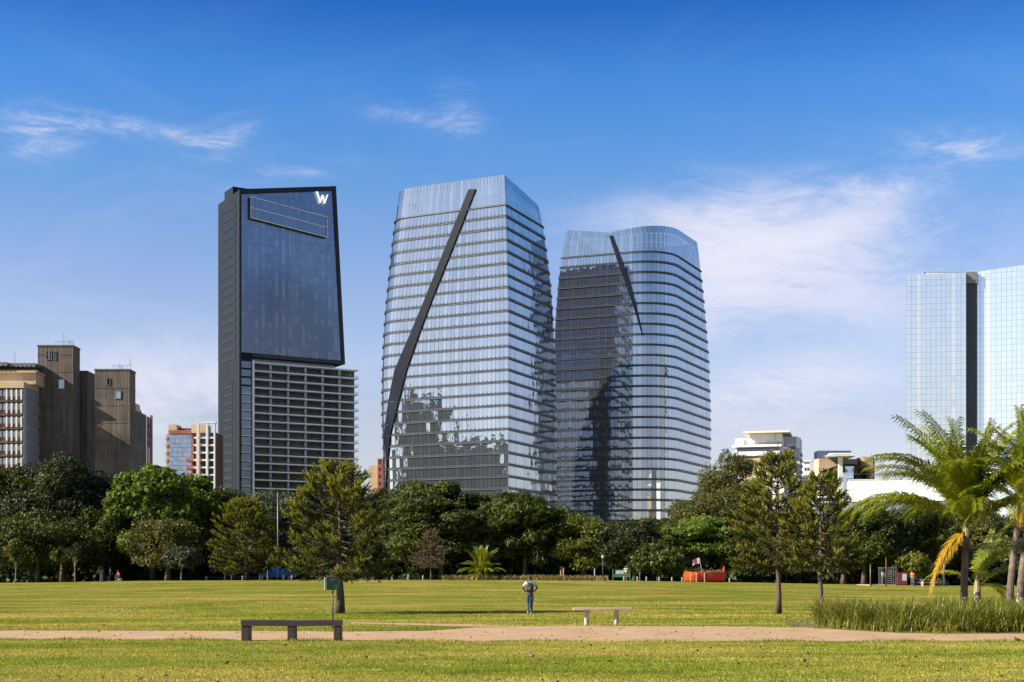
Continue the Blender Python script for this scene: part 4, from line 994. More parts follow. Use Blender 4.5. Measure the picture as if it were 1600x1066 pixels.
# --- front row, left to right
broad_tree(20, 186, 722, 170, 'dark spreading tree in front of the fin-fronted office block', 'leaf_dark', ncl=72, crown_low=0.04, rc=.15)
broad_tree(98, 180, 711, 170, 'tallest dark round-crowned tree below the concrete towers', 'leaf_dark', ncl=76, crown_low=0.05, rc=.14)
broad_tree(60, 172, 800, 193, 'olive-tinged lower tree in front of the dark round-crowned one', 'leaf_mid', ncl=48, crown_low=0.05, rc=.14, per=306)
broad_tree(160, 176, 792, 113, 'loose mid-green tree at the foot of the shorter concrete tower', 'leaf_mid', ncl=40, crown_low=0.03, rc=.16, per=306)
broad_tree(238, 176, 724, 150, 'lush bright green tree with large lit leaf clumps', 'leaf_bright', ncl=64, crown_low=0.08, rc=.13, per=414, size=0.41, aspect=.75)
broad_tree(300, 184, 737, 95, 'smaller bright green tree in front of the grey glass office block', 'leaf_bright', ncl=36, crown_low=0.16, rc=.16, per=414, size=0.39, aspect=.75)
broad_tree(262, 168, 800, 125, 'dull brownish-green tree below the lush bright one', 'leaf_olive', ncl=43, crown_low=0.05, rc=.15, per=216)
broad_tree(355, 188, 757, 125, 'dark green tree at the foot of the dark hotel', 'leaf_mid', ncl=48, crown_low=0.02, rc=.16, per=360)
broad_tree(440, 184, 764, 170, 'grey-green rounded tree at the foot of the white balconies', 'leaf_grey', ncl=60, crown_low=0.04, rc=.14, size=0.28)
broad_tree(628, 190, 742, 148, 'pale green tree top rising behind the araucaria by the green sign', 'leaf_grey', ncl=48, crown_low=0.04, rc=.15)
broad_tree(690, 180, 745, 205, 'broad layered dark green tree below the bladed glass tower', 'leaf_mid', ncl=108, crown_low=0.03, rc=.11, per=468, flat=.5)
broad_tree(820, 178, 762, 148, 'ragged dark tree with spiky upright leaf sprays between the glass towers', 'leaf_mid', ncl=72, crown_low=0.02, rc=.11, per=342, size=0.62, aspect=.26, fill=.35)
broad_tree(912, 176, 796, 104, 'yellow-green tree in front of the round-cornered glass tower', 'leaf_yellow', ncl=40, crown_low=0.04, rc=.15, per=342)
broad_tree(992, 172, 809, 127, 'dark glossy tree behind the green notice board', 'leaf_dark', ncl=52, crown_low=0.02, rc=.14, per=378)
broad_tree(1030, 166, 845, 91, 'low bright-leaved tree left of the orange boat', 'leaf_mid', ncl=36, crown_low=0.02, rc=.16, per=360, aspect=.7)
broad_tree(1090, 190, 776, 136, 'olive-yellow rounded tree at the foot of the round-cornered glass tower', 'leaf_olive', ncl=55, crown_low=0.04, rc=.14)
broad_tree(1105, 176, 800, 170, 'deep green flat-topped umbrella tree behind the orange boat', 'leaf_bright', ncl=84, crown_low=0.03, rc=.11, per=432, flat=.4)
def gum(c):
    return c
broad_tree(1142, 196, 690, 104, 'tall airy grey-green eucalyptus in front of the white stepped house', 'leaf_olive', ncl=31, crown_low=0.08, rc=.15, per=342, size=0.27, fill=.7, bark='bark_pale', depth=.9, trunk=.24)
broad_tree(1168, 190, 742, 91, 'dusty olive tree leaning beside the tall eucalyptus', 'leaf_olive', ncl=33, crown_low=0.07, rc=.17, per=306)
broad_tree(1350, 176, 785, 125, 'dense dark green tree in front of the long white hall', 'leaf_mid', ncl=52, crown_low=0.05, rc=.14)
broad_tree(1410, 180, 783, 148, 'dense green tree below the long white hall beside the palm', 'leaf_mid', ncl=52, crown_low=0.04, rc=.15)
broad_tree(1318, 180, 800, 68, 'narrow dark tree between the araucarias and the white hall', 'leaf_dark', ncl=28, crown_low=0.03, rc=.2)
broad_tree(1428, 172, 862, 52, 'small fresh green tree behind the picnic tables', 'leaf_yellow', ncl=24, crown_low=0.07, rc=.2, trunk=.1, per=594)
broad_tree(1470, 186, 836, 102, 'warm brown-green thin-crowned tree beyond the picnic tables', 'leaf_olive', ncl=31, crown_low=0.16, rc=.16, per=270, trunk=.14)
broad_tree(1515, 196, 790, 159, 'olive-green tree behind the palm fronds, right of the white hall', 'leaf_olive', ncl=52, crown_low=0.05, rc=.15)
broad_tree(1600, 200, 800, 148, 'yellow-green tree behind the pale-spotted palm trunk', 'leaf_yellow', ncl=48, crown_low=0.06, rc=.15)
broad_tree(1560, 190, 840, 125, 'light green thin tree beyond the palm trunks', 'leaf_yellow', ncl=36, crown_low=0.16, rc=.16, per=252, trunk=.14)
# young trees along the crest of the lawn
def sapling(px, Y, top, wpx, low, label, mat, tr=.05, n=14, per=900, size=.22, bark='bark_pale', **k):
    broad_tree(px, Y, top, wpx, label, mat, ncl=n, crown_low=low, rc=.2, per=per, size=size, trunk=tr, bark=bark, name='sapling', **k)
sapling(24, 158, 838, 26, .36, 'thin lit yellow-green sapling leaning near the left end of the lawn', 'leaf_yellow', lean=.2)
sapling(117, 158, 842, 30, .42, 'thin dark sapling with a tall bare pale stem', 'leaf_dark', n=10, per=400)
sapling(157, 158, 883, 9, .45, 'tiny yellowish sapling beside the people at the belt edge', 'leaf_brown', n=8, tr=.03, per=2600, size=.12)
sapling(283, 156, 853, 50, .22, 'small round grey-leaved tree on a short pale stem', 'leaf_grey', n=22, size=.26)
sapling(418, 158, 848, 34, .45, 'small flat-crowned yellowish tree beside the tall lamp post', 'leaf_yellow', n=12, per=500)
sapling(878, 156, 880, 10, .3, 'staked sapling among the yellow border flowers', 'leaf_brown', n=5, per=500, tr=.03, size=.1)
# ------------------------------------------------------------------ araucarias: whorls of branches ending in upright brushes
def shoot_mesh_points(P, Dn, Ls, k, w):
    """bottle-brush shoots: k narrow scale leaves round each axis"""
    n = len(P); t = (np.arange(k) + .5) / k; V = []
    ref = np.where(np.abs(Dn[:, 2:3]) < .9, np.array([[0, 0, 1.]]), np.array([[1., 0, 0]])); u = unit(np.cross(Dn, ref)); v = np.cross(Dn, u)
    for j in range(k):
        a = j * 2.4 + rng.random(n) * .8; o = u * np.cos(a)[:, None] + v * np.sin(a)[:, None]
        c = P + Dn * (Ls * t[j])[:, None]; tip = c + (o * .55 + Dn * .85) * (Ls * .34)[:, None]; s = unit(np.cross(o, Dn)) * (w * (.7 + .6 * rng.random(n)))[:, None]
        V.append(np.stack([c - s, c + s, tip], 1))
    return np.concatenate(V)
def araucaria(px, Y, base_z, top, wpx, low_py, label, dens=1., skew=0., seed=1, name='araucaria_tree', mats=('needle', 'needle_new'), taper=.75, tr=.14):
    r = np.random.default_rng(seed); x = wx(px, Y); z0 = base_z; H = wz(top, Y) - z0; W = wpx * Y / F; lo = wz(low_py, Y) - z0
    root = empty(name, (x, Y, z0), label, 'tree')
    tb = MB(); n = 10; tb.tube([(.03 * math.sin(i * 1.3), .03 * math.cos(i), H * .96 * i / n) for i in range(n + 1)], [tr * (1.45 if i == 0 else 1.1 if i == 1 else 1 - .85 * i / n) + .012 for i in range(n + 1)], 10, jitter=.05)
    P = []; Dn = []; Ls = []; new = []; brn = MB()
    z = lo + .35; wn = 0
    while z < H * .98:
        f = (z - lo) / (H - lo); reach = W / 2 * (1 - f) ** taper * (.72 + .45 * min(1, f * 4)) * 1.05 + .22
        nb = int(7 * dens + r.integers(0, 3)); a0 = r.random() * 6.28
        for k in range(nb):
            a = a0 + 6.283 * k / nb + r.normal(0, .22); L_ = reach * r.uniform(.62, 1.12) * (1 + skew * math.cos(a))
            droop = -.30 * L_ * (1 - f) ** 1.2 + .28 * L_ * f; up = .30 * L_ * (.4 + f)
            ts = np.linspace(0, 1, 6)
            pts = [np.array([math.cos(a) * L_ * t, math.sin(a) * L_ * t, z + droop * math.sin(t * 1.57) + up * t ** 3]) for t in ts]
            brn.tube([tuple(p) for p in pts], [.035 * (1 - .7 * t) * (1.25 - f * .6) for t in ts], 5, cap=False)
            m = int((6 + 14 * L_) * dens)
            t = .30 + .70 * r.random(m) ** .50; idx = np.clip((t * 5).astype(int), 0, 4); fr = t * 5 - idx; A = np.array(pts)
            p = A[idx] * (1 - fr)[:, None] + A[idx + 1] * fr[:, None]
            out = np.array([math.cos(a), math.sin(a), 0]); side = np.array([-math.sin(a), math.cos(a), 0])
            d = out * (.55 + .5 * r.random((m, 1))) + side * r.normal(0, .75, (m, 1)) + np.array([0, 0, 1]) * (.15 + .95 * r.random((m, 1)) + .5 * f)
            P.append(p); Dn.append(unit(d)); Ls.append(r.uniform(.24, .54, m) * (.75 + .25 * dens)); new.append((t > .72) & (d[:, 2] > .55) & (r.random(m) < .50 + .35 * f))
            # fringe hanging from the undersides of low branches
            if f < .35:
                m2 = int(m * .5); t2 = r.random(m2) * .8 + .2; i2 = np.clip((t2 * 5).astype(int), 0, 4); p2 = A[i2] + (A[i2 + 1] - A[i2]) * (t2 * 5 - i2)[:, None]
                P.append(p2); Dn.append(unit(out * .6 + side * r.normal(0, .8, (m2, 1)) + np.array([0, 0, -.7]))); Ls.append(r.uniform(.2, .4, m2)); new.append(np.zeros(m2, bool))
        z += r.uniform(.20, .30) * (1.25 - .35 * f); wn += 1
    inst('trunk', tb.mesh('trunk', 'bark', True), root); inst('branches', brn.mesh('branches', 'bark'), root)
    P = np.concatenate(P); Dn = np.concatenate(Dn); Ls = np.concatenate(Ls); new = np.concatenate(new)
    inst('crown', npmesh('crown', shoot_mesh_points(P[~new], Dn[~new], Ls[~new], 14, .022), 3, mats[0]), root)
    inst('new_shoots', npmesh('new_shoots', shoot_mesh_points(P[new], Dn[new], Ls[new], 16, .024), 3, mats[1]), root)
    return root
araucaria(531, 66, 0.02, 731, 182, 898, 'wide araucaria with upright yellow-green brushes behind the green sign', dens=.88, skew=-.04, seed=3, tr=.17, taper=.78)
araucaria(1216, 64.2, 0.0, 714, 130, 892, 'taller slim araucaria with sparse low boughs near the strap-leaf bed', dens=.82, skew=-.12, seed=5, tr=.11, taper=.8)
araucaria(1282, 59, 0.0, 746, 112, 890, 'shorter slim araucaria next to the strap-leaf bed', dens=.82, skew=.06, seed=8, tr=.10, taper=.8)
araucaria(385, 150, g0(wx(385, 150), 150), 786, 110, 892, 'distant bushy araucaria in front of the dark hotel foot', dens=1.1, skew=-.1, seed=11, tr=.16, taper=.6)
araucaria(362, 155, g0(wx(362, 155), 155), 858, 30, 884, 'small pale drooping young araucaria on the lawn crest', dens=.8, seed=13, mats=('leaf_brown', 'leaf_grey'), tr=.06)
araucaria(673, 155, g0(wx(673, 155), 155), 834, 54, 886, 'sparse brownish young araucaria on a pale stem', dens=.7, seed=17, mats=('leaf_brown', 'leaf_brown'), tr=.07)

# ------------------------------------------------------------------ palms: every frond a part
def frond_mesh(name, L_, arch, droop, seed, mat, leaflet=.84, n=64, twist=0.):
    r = random.Random(seed); b = MB(); pts = []; el = arch
    p = Vector((0, 0, 0)); seg = 14
    for i in range(seg + 1):
        pts.append(p.copy()); e = el - (el + droop) * (i / seg) ** 1.5
        p = p + Vector((math.cos(e), 0, math.sin(e))) * (L_ / seg)
    b.tube(pts, [.028 * (1 - .85 * i / seg) + .004 for i in range(seg + 1)], 5)
    V = []
    for i in range(n):
        t = .14 + .86 * (i + .5) / n; k = min(seg - 1, int(t * seg)); f = t * seg - k; q = pts[k].lerp(pts[k + 1], f); d = (pts[k + 1] - pts[k]).normalized()
        ln = leaflet * (math.sin(min(1, t * 1.15 + .12) * math.pi * .92) ** .6 * .85 + .2) * r.uniform(.85, 1.1)
        upv = Vector((0, 1, 0)).cross(d) * -1
        for sgn in (-1, 1):
            s = Vector((0, sgn, 0)); v0 = (s * .80 + d * (.55 + .5 * t) + upv * (.30 + r.uniform(-.12, .12))).normalized()
            w = .019 + .014 * math.sin(t * 3.1); m1 = q + v0 * ln * .5; sag = ln * r.uniform(.18, .52) * (1 + .4 * t)
            e1 = q + v0 * ln - Vector((0, 0, sag)); nrm = d * w
            V += [[q - nrm * .6, q + nrm * .6, m1 + nrm, m1 - nrm], [m1 - nrm, m1 + nrm, e1 + nrm * .15, e1 - nrm * .15]]
    for f4 in V: b.add(f4, [(0, 1, 2, 3)], 0)
    return b.mesh(name, mat)
FR = {}
for kind, (L_, arch, droop) in {'spear': (4.1, 1.48, -1.15), 'high': (4.4, 1.32, -.45), 'mid': (4.4, 1.08, .35), 'low': (4.2, .70, .80), 'hang': (3.4, .2, 1.3)}.items():
    for v in range(2): FR[kind, v] = frond_mesh('frond', L_ * (1 + .06 * v), arch, droop, 10 * len(kind) + v, 'frond')
FR['dead', 0] = frond_mesh('frond', 2.3, -.75, 1.45, 91, 'frond_yellow', leaflet=.5, n=40); FR['dead', 1] = frond_mesh('frond', 2.0, -.6, 1.4, 92, 'frond_yellow', leaflet=.5, n=40)
def palm(px, Y, h, label, fronds, trunk_r=.14, lean=(0, 0), white=True, scale=1.):
    x = wx(px, Y); root = empty('palm_tree', (x, Y, g0(x, Y)), label, 'palm', 'palms growing from the strap-leaf bed')
    b = MB(); n = 26; pts = []; rad = []
    for i in range(n + 1):
        t = i / n; pts.append((lean[0] * t * t, lean[1] * t * t, h * t)); rad.append(trunk_r * (1.35 if i == 0 else 1.1 if i < 3 else 1 - .18 * t) * (1.07 if i % 2 else .97))
    b.tube(pts, rad, 11); b.build('trunk', 'bark_lichen' if white else 'bark_palm', root, smooth=False)
    s = MB(); s.tube([(lean[0] * .95, lean[1], h * .97), (lean[0], lean[1], h + .25), (lean[0] * 1.05, lean[1], h + .75)], [trunk_r * .9, trunk_r * .8, trunk_r * .25], 9); s.build('crown_shaft', 'sheath', root)
    for (kind, v, az, sc_) in fronds:
        inst('frond', FR[kind, v], root, (lean[0], lean[1], h + .15 + .25 * (kind in ('spear', 'high')) + .12 * (kind == 'mid')), (random.uniform(-.22, .22), 0, R(az)), (sc_ * scale,) * 3)
def lichen():
    m = pmat('bark_lichen', (.20, .15, .11), (.065, .045, .035), rough=.9, scale=3.2, bump=.7, bscale=14); N = m.node_tree.nodes; L = m.node_tree.links; b = N['Principled BSDF']
    tc = N.new('ShaderNodeTexCoord'); n = N.new('ShaderNodeTexNoise'); n.inputs['Scale'].default_value = 7; n.inputs['Detail'].default_value = 3; L.new(tc.outputs['Object'], n.inputs['Vector'])
    sp = N.new('ShaderNodeSeparateXYZ'); L.new(tc.outputs['Object'], sp.inputs[0]); mr = N.new('ShaderNodeMapRange'); mr.inputs[1].default_value = 2.0; mr.inputs[2].default_value = .9; mr.inputs[3].default_value = -.25; mr.inputs[4].default_value = .045; L.new(sp.outputs[2], mr.inputs[0])
    ad = N.new('ShaderNodeMath'); L.new(n.outputs['Fac'], ad.inputs[0]); L.new(mr.outputs[0], ad.inputs[1]); m2 = N.new('ShaderNodeMapRange'); m2.inputs[1].default_value = .60; m2.inputs[2].default_value = .66; L.new(ad.outputs[0], m2.inputs[0])
    mx = N.new('ShaderNodeMix'); mx.data_type = 'RGBA'; src = b.inputs['Base Color'].links[0].from_socket; L.new(m2.outputs[0], mx.inputs[0]); L.new(src, mx.inputs[6]); mx.inputs[7].default_value = (.52, .50, .46, 1); L.new(mx.outputs[2], b.inputs['Base Color'])
lichen(); pmat('sheath', (.30, .26, .12), (.22, .17, .09), rough=.6, scale=3, stretch=(1, 1, .2))
rf = random.Random(4)
def crown_set(nh, nm, nl, nhang, off=0, dead=()):
    f = [('spear', k % 2, off + 140 * k + 30, rf.uniform(.9, 1.05)) for k in range(3)]
    for kind, n in (('high', nh), ('mid', nm), ('low', nl), ('hang', nhang)):
        o = rf.uniform(0, 360)
        f += [(kind, i % 2, o + 360 * i / max(n, 1) + rf.uniform(-14, 14), rf.uniform(.85, 1.06)) for i in range(n)]
    return f + list(dead)
palm(1506, 50, 3.2, 'palm with one hanging orange frond and lichen-spotted trunk', crown_set(11, 14, 9, 0, 10, (('dead', 0, 186, 1.25), ('dead', 1, 215, 1.0), ('low', 0, 178, 1.1), ('low', 1, 164, 1.12), ('mid', 1, 200, 1.1), ('mid', 0, 165, 1.05), ('high', 1, 190, 1.05))), .135, (.12, .1), scale=.93)
palm(1527, 53, 1.15, 'short palm close behind the lichen-spotted trunk', [('low', 0, -25, .62), ('low', 1, 10, .66), ('mid', 1, -60, .55), ('low', 0, -100, .5), ('mid', 0, 60, .6), ('high', 1, 10, .6), ('mid', 1, -10, .62), ('spear', 0, 40, .5), ('low', 1, 140, .5), ('hang', 0, -45, .5), ('hang', 1, 30, .5)], .15, (.0, 0))
palm(1577, 48.5, 4.0, 'dark-trunked palm leaning over the right end of the bed', crown_set(5, 7, 6, 3, 50, (('dead', 1, 250, .8),)), .125, (.45, .1), white=False, scale=.66)
palm(1593, 49.5, 4.3, 'pale-spotted palm trunk paired with the dark-trunked palm', crown_set(5, 7, 5, 3, 80), .135, (.6, .3), scale=.66)
def bush_palm():
    x = wx(752, 154); root = empty('fountain_palm', (x, 154, g0(x, 154)), 'low stemless fountain palm on the lawn crest, dry skirt below', 'palm')
    for i in range(70):
        kind = ('spear', 'high', 'mid', 'low', 'hang')[min(4, i // 15)]
        inst('frond', FR[kind, i % 2], root, (rf.uniform(-.4, .4), rf.uniform(-.3, .3), .55 + .5 * (i < 30)), (rf.uniform(-.25, .25), 0, R(i * 137.5)), (.52 + .12 * rf.random(),) * 3)
    for i in range(10): inst('frond', FR['dead', i % 2], root, (rf.uniform(-.3, .3), 0, 1.3), (0, 0, R(i * 36 + 8)), (.5,) * 3)
    MB().tube([(0, 0, 0), (0, 0, 1.4)], [.35, .25], 9).build('stem', 'bark_palm', root)
bush_palm()
# ------------------------------------------------------------------ bed of strap leaves and the flower border
def straps(n, fx, h0, h1, w, mat, name, label, cat):
    x, y, sc_ = fx(n); n = len(x); a = rng.random(n) * 6.283; h = (h0 + (h1 - h0) * rng.random(n)) * sc_; bend = h * (.20 + 1.0 * rng.random(n) ** 1.2); z = gz(x, y)
    d = np.stack([np.cos(a), np.sin(a)], -1); s = np.stack([-np.sin(a), np.cos(a)], -1) * (w * (.7 + .6 * rng.random(n)))[:, None]
    V = []
    def pt(t, k):
        q = np.stack([x, y], -1) + d * (bend * t ** 2)[:, None] + s * k; zz = z + h * (t - .30 * t ** 3 * (bend / h)); return np.concatenate([q, zz[:, None]], 1)
    for (t0, t1, k0, k1) in ((0, .4, .6, 1.), (.4, .75, 1., .8), (.75, 1., .8, .05)): V.append(np.stack([pt(t0, -k0), pt(t0, k0), pt(t1, k1), pt(t1, -k1)], 1))
    V = np.stack(V, 1).reshape(-1, 4, 3)
    # weld the three pieces of a leaf into one island
    me = bpy.data.meshes.new(name); co = []; idx = []
    Q = V.reshape(n, 3, 4, 3); vv = np.stack([Q[:, 0, 0], Q[:, 0, 1], Q[:, 1, 0], Q[:, 1, 1], Q[:, 2, 0], Q[:, 2, 1], Q[:, 2, 3], Q[:, 2, 2]], 1)
    base = np.arange(n)[:, None] * 8; fc = np.stack([base + np.array([0, 1, 3, 2]), base + np.array([2, 3, 5, 4]), base + np.array([4, 5, 7, 6])], 1).reshape(-1)
    me.vertices.add(n * 8); me.vertices.foreach_set('co', vv.astype(np.float32).ravel()); me.loops.add(n * 12); me.loops.foreach_set('vertex_index', fc.astype(np.int32))
    me.polygons.add(n * 3); me.polygons.foreach_set('loop_start', np.arange(0, n * 12, 4, dtype=np.int32)); me.polygons.foreach_set('loop_total', np.full(n * 3, 4, np.int32)); me.materials.append(MATS[mat]); me.update(calc_edges=True)
    o = link(bpy.data.objects.new(name, me)); tag(o, label, cat, kind='stuff')
def bed(n):
    m = int(n * 1.3); x = 10.05 + rng.random(m) * 13; y = path_far(x) + .15 + rng.random(m) * 8.5
    keep = (y < 50.5) & ((x - 10.0) > np.abs(y - 45.2) * .16 + .12 * np.sin(y * 2.5))
    tuft = np.sin(x * 2.7 + np.sin(y * 1.9)) * np.sin(y * 2.2 + 1.3 * np.sin(x * 1.4))
    keep &= (rng.random(m) < .62 + .4 * tuft)
    sc_ = (.80 + .22 * tuft) * np.clip((x - 9.9) / .5, .5, 1) * np.clip((y - path_far(x)) / .7, .55, 1)
    return x[keep], y[keep], sc_[keep]
straps(36000, bed, .55, 1.30, .013, 'strap', 'strap_leaf_bed', 'dense bed of long arching strap leaves round the palm trunks', 'plants')
pmat('mulch', (.13, .075, .045), (.07, .04, .025), rough=1, scale=3, bump=.6, bscale=20, world_co=True)
bxs = np.arange(9.4, 24, .15)
strip('planting_bed', bxs, path_far(bxs) - .12 + 1.6 * np.clip((10.6 - bxs) / 1.2, 0, 1), path_far(bxs) + 9 * np.clip((bxs - 9.4) / .8, .02, 1), .014, 'mulch')
def border(n):
    x = wx(690 + rng.random(n) * 260, 153); y = 152.5 + rng.random(n) * 3; return x, y, np.ones(n)
straps(2600, border, .35, .75, .04, 'border', 'flower_border', 'ragged border of yellowish flowers along the crest behind the walking man', 'plants')
def litter():
    """dry fallen leaves and bits lying on the grass and path"""
    n = 2600; y = 21 + 43 * rng.random(n) ** 1.2; x = (rng.random(n) * 2 - 1) * (y * .37 + 1); near_tree = rng.random(n) < .35
    x = np.where(near_tree, wx(1250, 60) + rng.normal(0, 2.2, n), x); y = np.where(near_tree, 59 + rng.normal(0, 4, n), y)
    p = np.stack([x, y, gz(x, y) + .018 + .02 * rng.random(n)], -1); nn = np.tile([0, 0, 1.], (n, 1))
    o = link(bpy.data.objects.new('fallen_leaves', npmesh('fallen_leaves', leaves(p, nn, .05 + .06 * rng.random(n), .6, .35), 4, 'leaf_brown')))
    tag(o, 'scattered small brown fallen leaves on the lawn and path', 'leaves', kind='stuff')
litter()
# ------------------------------------------------------------------ materials of the park furniture
pmat('dark_timber', (.050, .030, .024), (.026, .016, .013), rough=.6, scale=3, stretch=(.4, 3, 3), bump=.5, bscale=30)
pmat('pale_timber', (.42, .31, .21), (.30, .21, .14), rough=.75, scale=4, stretch=(.4, 3, 3), bump=.3, bscale=25)
pmat('pale_concrete', (.52, .44, .33), (.40, .33, .25), rough=.85, scale=5, bump=.3, bscale=30)
pmat('sign_green', (.012, .075, .040), (.010, .060, .032), rough=.45, scale=4)
pmat('sign_light', (.05, .20, .075), (.04, .17, .06), rough=.5, scale=5)
pmat('sign_edge', (.38, .42, .36), rough=.5, scale=3)
pmat('sign_print', (.16, .26, .25), (.12, .22, .20), rough=.5, scale=20)
pmat('post_green', (.035, .060, .050), rough=.5, scale=5)
pmat('galvanised', (.20, .22, .22), (.14, .15, .15), rough=.5, metal=.4, scale=3)
pmat('stone_post', (.45, .45, .43), (.33, .33, .32), rough=.85, scale=5)
pmat('skin_dark', (.10, .055, .038), rough=.55, scale=8); pmat('skin_mid', (.34, .20, .14), rough=.55, scale=8)
pmat('hair', (.016, .011, .010), rough=.6, scale=30)
pmat('shirt_pale', (.58, .66, .70), (.46, .55, .60), rough=.85, scale=12, bump=.2)
pmat('denim', (.055, .095, .17), (.035, .060, .115), rough=.85, scale=14, bump=.2)
pmat('sole', (.34, .35, .33), rough=.7, scale=10); pmat('canvas_black', (.018, .016, .016), (.030, .024, .022), rough=.75, scale=14, bump=.2); pmat('canvas_brown', (.10, .060, .045), rough=.8, scale=14)
pmat('cloth_orange', (.75, .14, .03), rough=.85, scale=9); pmat('cloth_red', (.42, .03, .04), rough=.85, scale=9); pmat('cloth_white', (.72, .72, .70), rough=.85, scale=9); pmat('cloth_pink', (.55, .28, .30), rough=.85, scale=9); pmat('cloth_grey', (.10, .11, .12), rough=.85, scale=9)
pmat('boat_orange_lit', (.80, .10, .012), (.70, .075, .010), rough=.4, scale=2); pmat('boat_red', (.50, .028, .014), (.42, .022, .012), rough=.45, scale=2)  # the orange carries the sunlight on the bow in its colour
pmat('car_blue', (.03, .12, .34), rough=.25, scale=1, metal=.3); pmat('car_white', (.72, .72, .72), rough=.25, scale=1); pmat('tyre', (.02, .02, .02), rough=.8, scale=5)
pmat('board_red', (.22, .022, .022), rough=.6, scale=2); pmat('poster', (.55, .60, .66), (.40, .46, .52), rough=.6, scale=6)
pmat('sand', (.52, .42, .30), (.44, .35, .24), rough=1, scale=3)
pmat('feather_dark', (.022, .016, .012), (.04, .03, .022), rough=.7, scale=20); pmat('feather_brown', (.24, .12, .055), (.16, .075, .035), rough=.7, scale=20)
pmat('flag_cloth', (.40, .10, .12), (.55, .50, .52), rough=.85, scale=4, contrast=(.48, .52))

# ------------------------------------------------------------------ benches, sign
def bench_dark():
    Y = 36.5; x0 = wx(376.5, Y); x1 = wx(532.5, Y); w = x1 - x0; root = empty('park_bench', (x0, Y, 0), 'heavy dark timber bench on three square legs at the path edge', 'bench')
    h = .545
    b = MB(); n = 8                                      # slightly warped beam
    for i in range(n):
        a = w * i / n; c = w * (i + 1) / n; za = .004 * math.sin(i * 1.1); zc = .004 * math.sin((i + 1) * 1.1)
        b.add([(a, 0, h - .15 + za), (c, 0, h - .15 + zc), (c, .42, h - .15 + zc), (a, .42, h - .15 + za), (a, 0, h - .015 + za), (c, 0, h - .015 + zc), (c, .42, h - .015 + zc), (a, .42, h - .015 + za), (a, .015, h + za), (c, .015, h + zc), (c, .405, h + zc), (a, .405, h + za)],
              [(0, 3, 2, 1), (0, 1, 5, 4), (2, 3, 7, 6), (4, 5, 9, 8), (8, 9, 10, 11), (6, 7, 11, 10)] + ([(3, 0, 4, 7), (7, 4, 8, 11)] if i == 0 else []) + ([(1, 2, 6, 5), (5, 6, 10, 9)] if i == n - 1 else []))
    b.build('seat', 'dark_timber', root)
    for (a, c) in ((.0, .21), (w * .463, w * .463 + .20), (w - .19, w - .002)): MB().bevbox(a, c, .015, .40, -.03, h - .155, .015).build('leg', 'dark_timber', root)
bench_dark()
def bench_pale():
    Y = 48.7; x0 = wx(895.5, Y); x1 = wx(988.5, Y); w = x1 - x0; root = empty('park_bench', (x0, Y, 0), 'pale slab bench on two round legs beyond the path', 'bench')
    MB().bevbox(0, w, -.02, .40, .535, .62, .02).build('seat', 'pale_timber', root)
    for px in (917, 963.5): MB().lathe([(.085, -.03), (.082, .1), (.078, .50), (.10, .535)], 14, (wx(px, Y) - x0, .19)).build('leg', 'pale_concrete', root, smooth=True)
bench_pale()
def sign():
    Y = 45.6; x = wx(520, Y); root = empty('park_sign', (x, Y, 0), 'small green box sign on a thin pole behind the dark bench', 'sign')
    MB().tube([(0, 0, -.05), (0, 0, 1.40)], [.024, .024], 10).build('pole', 'post_green', root, smooth=True)
    a = R(14); t = MB().box(-.205, .205, -.07, .05, wz(922, Y), wz(902, Y)); o = t.build('panel', 'sign_green', root); o.rotation_euler.z = a
    e = MB().box(-.27, -.206, -.072, .052, wz(922, Y) + .002, wz(902, Y) - .002).build('edge', 'sign_edge', o)
    d = MB(); zc = wz(917, Y); n = 20
    d.add([(.10 + .075 * math.cos(6.283 * i / n), -.073, zc + .075 * math.sin(6.283 * i / n)) for i in range(n)], [tuple(range(n - 1, -1, -1))]); d.build('emblem', 'sign_light', o)
    l = MB(); l.add([(.065, -.0755, zc - .03), (.10, -.0755, zc - .04), (.145, -.0755, zc + .045), (.09, -.0755, zc + .02)], [(0, 1, 2, 3)]); l.build('emblem_leaf', 'sign_green', o)
    p = MB()
    for i, (w, z) in enumerate(((.16, .075), (.12, .105))): p.add([(-.09, -.073, wz(902, Y) - z), (-.09 + w, -.073, wz(902, Y) - z), (-.09 + w, -.073, wz(902, Y) - z + .018), (-.09, -.073, wz(902, Y) - z + .018)], [(0, 1, 2, 3)])
    p.build('print', 'sign_print', o)
sign()

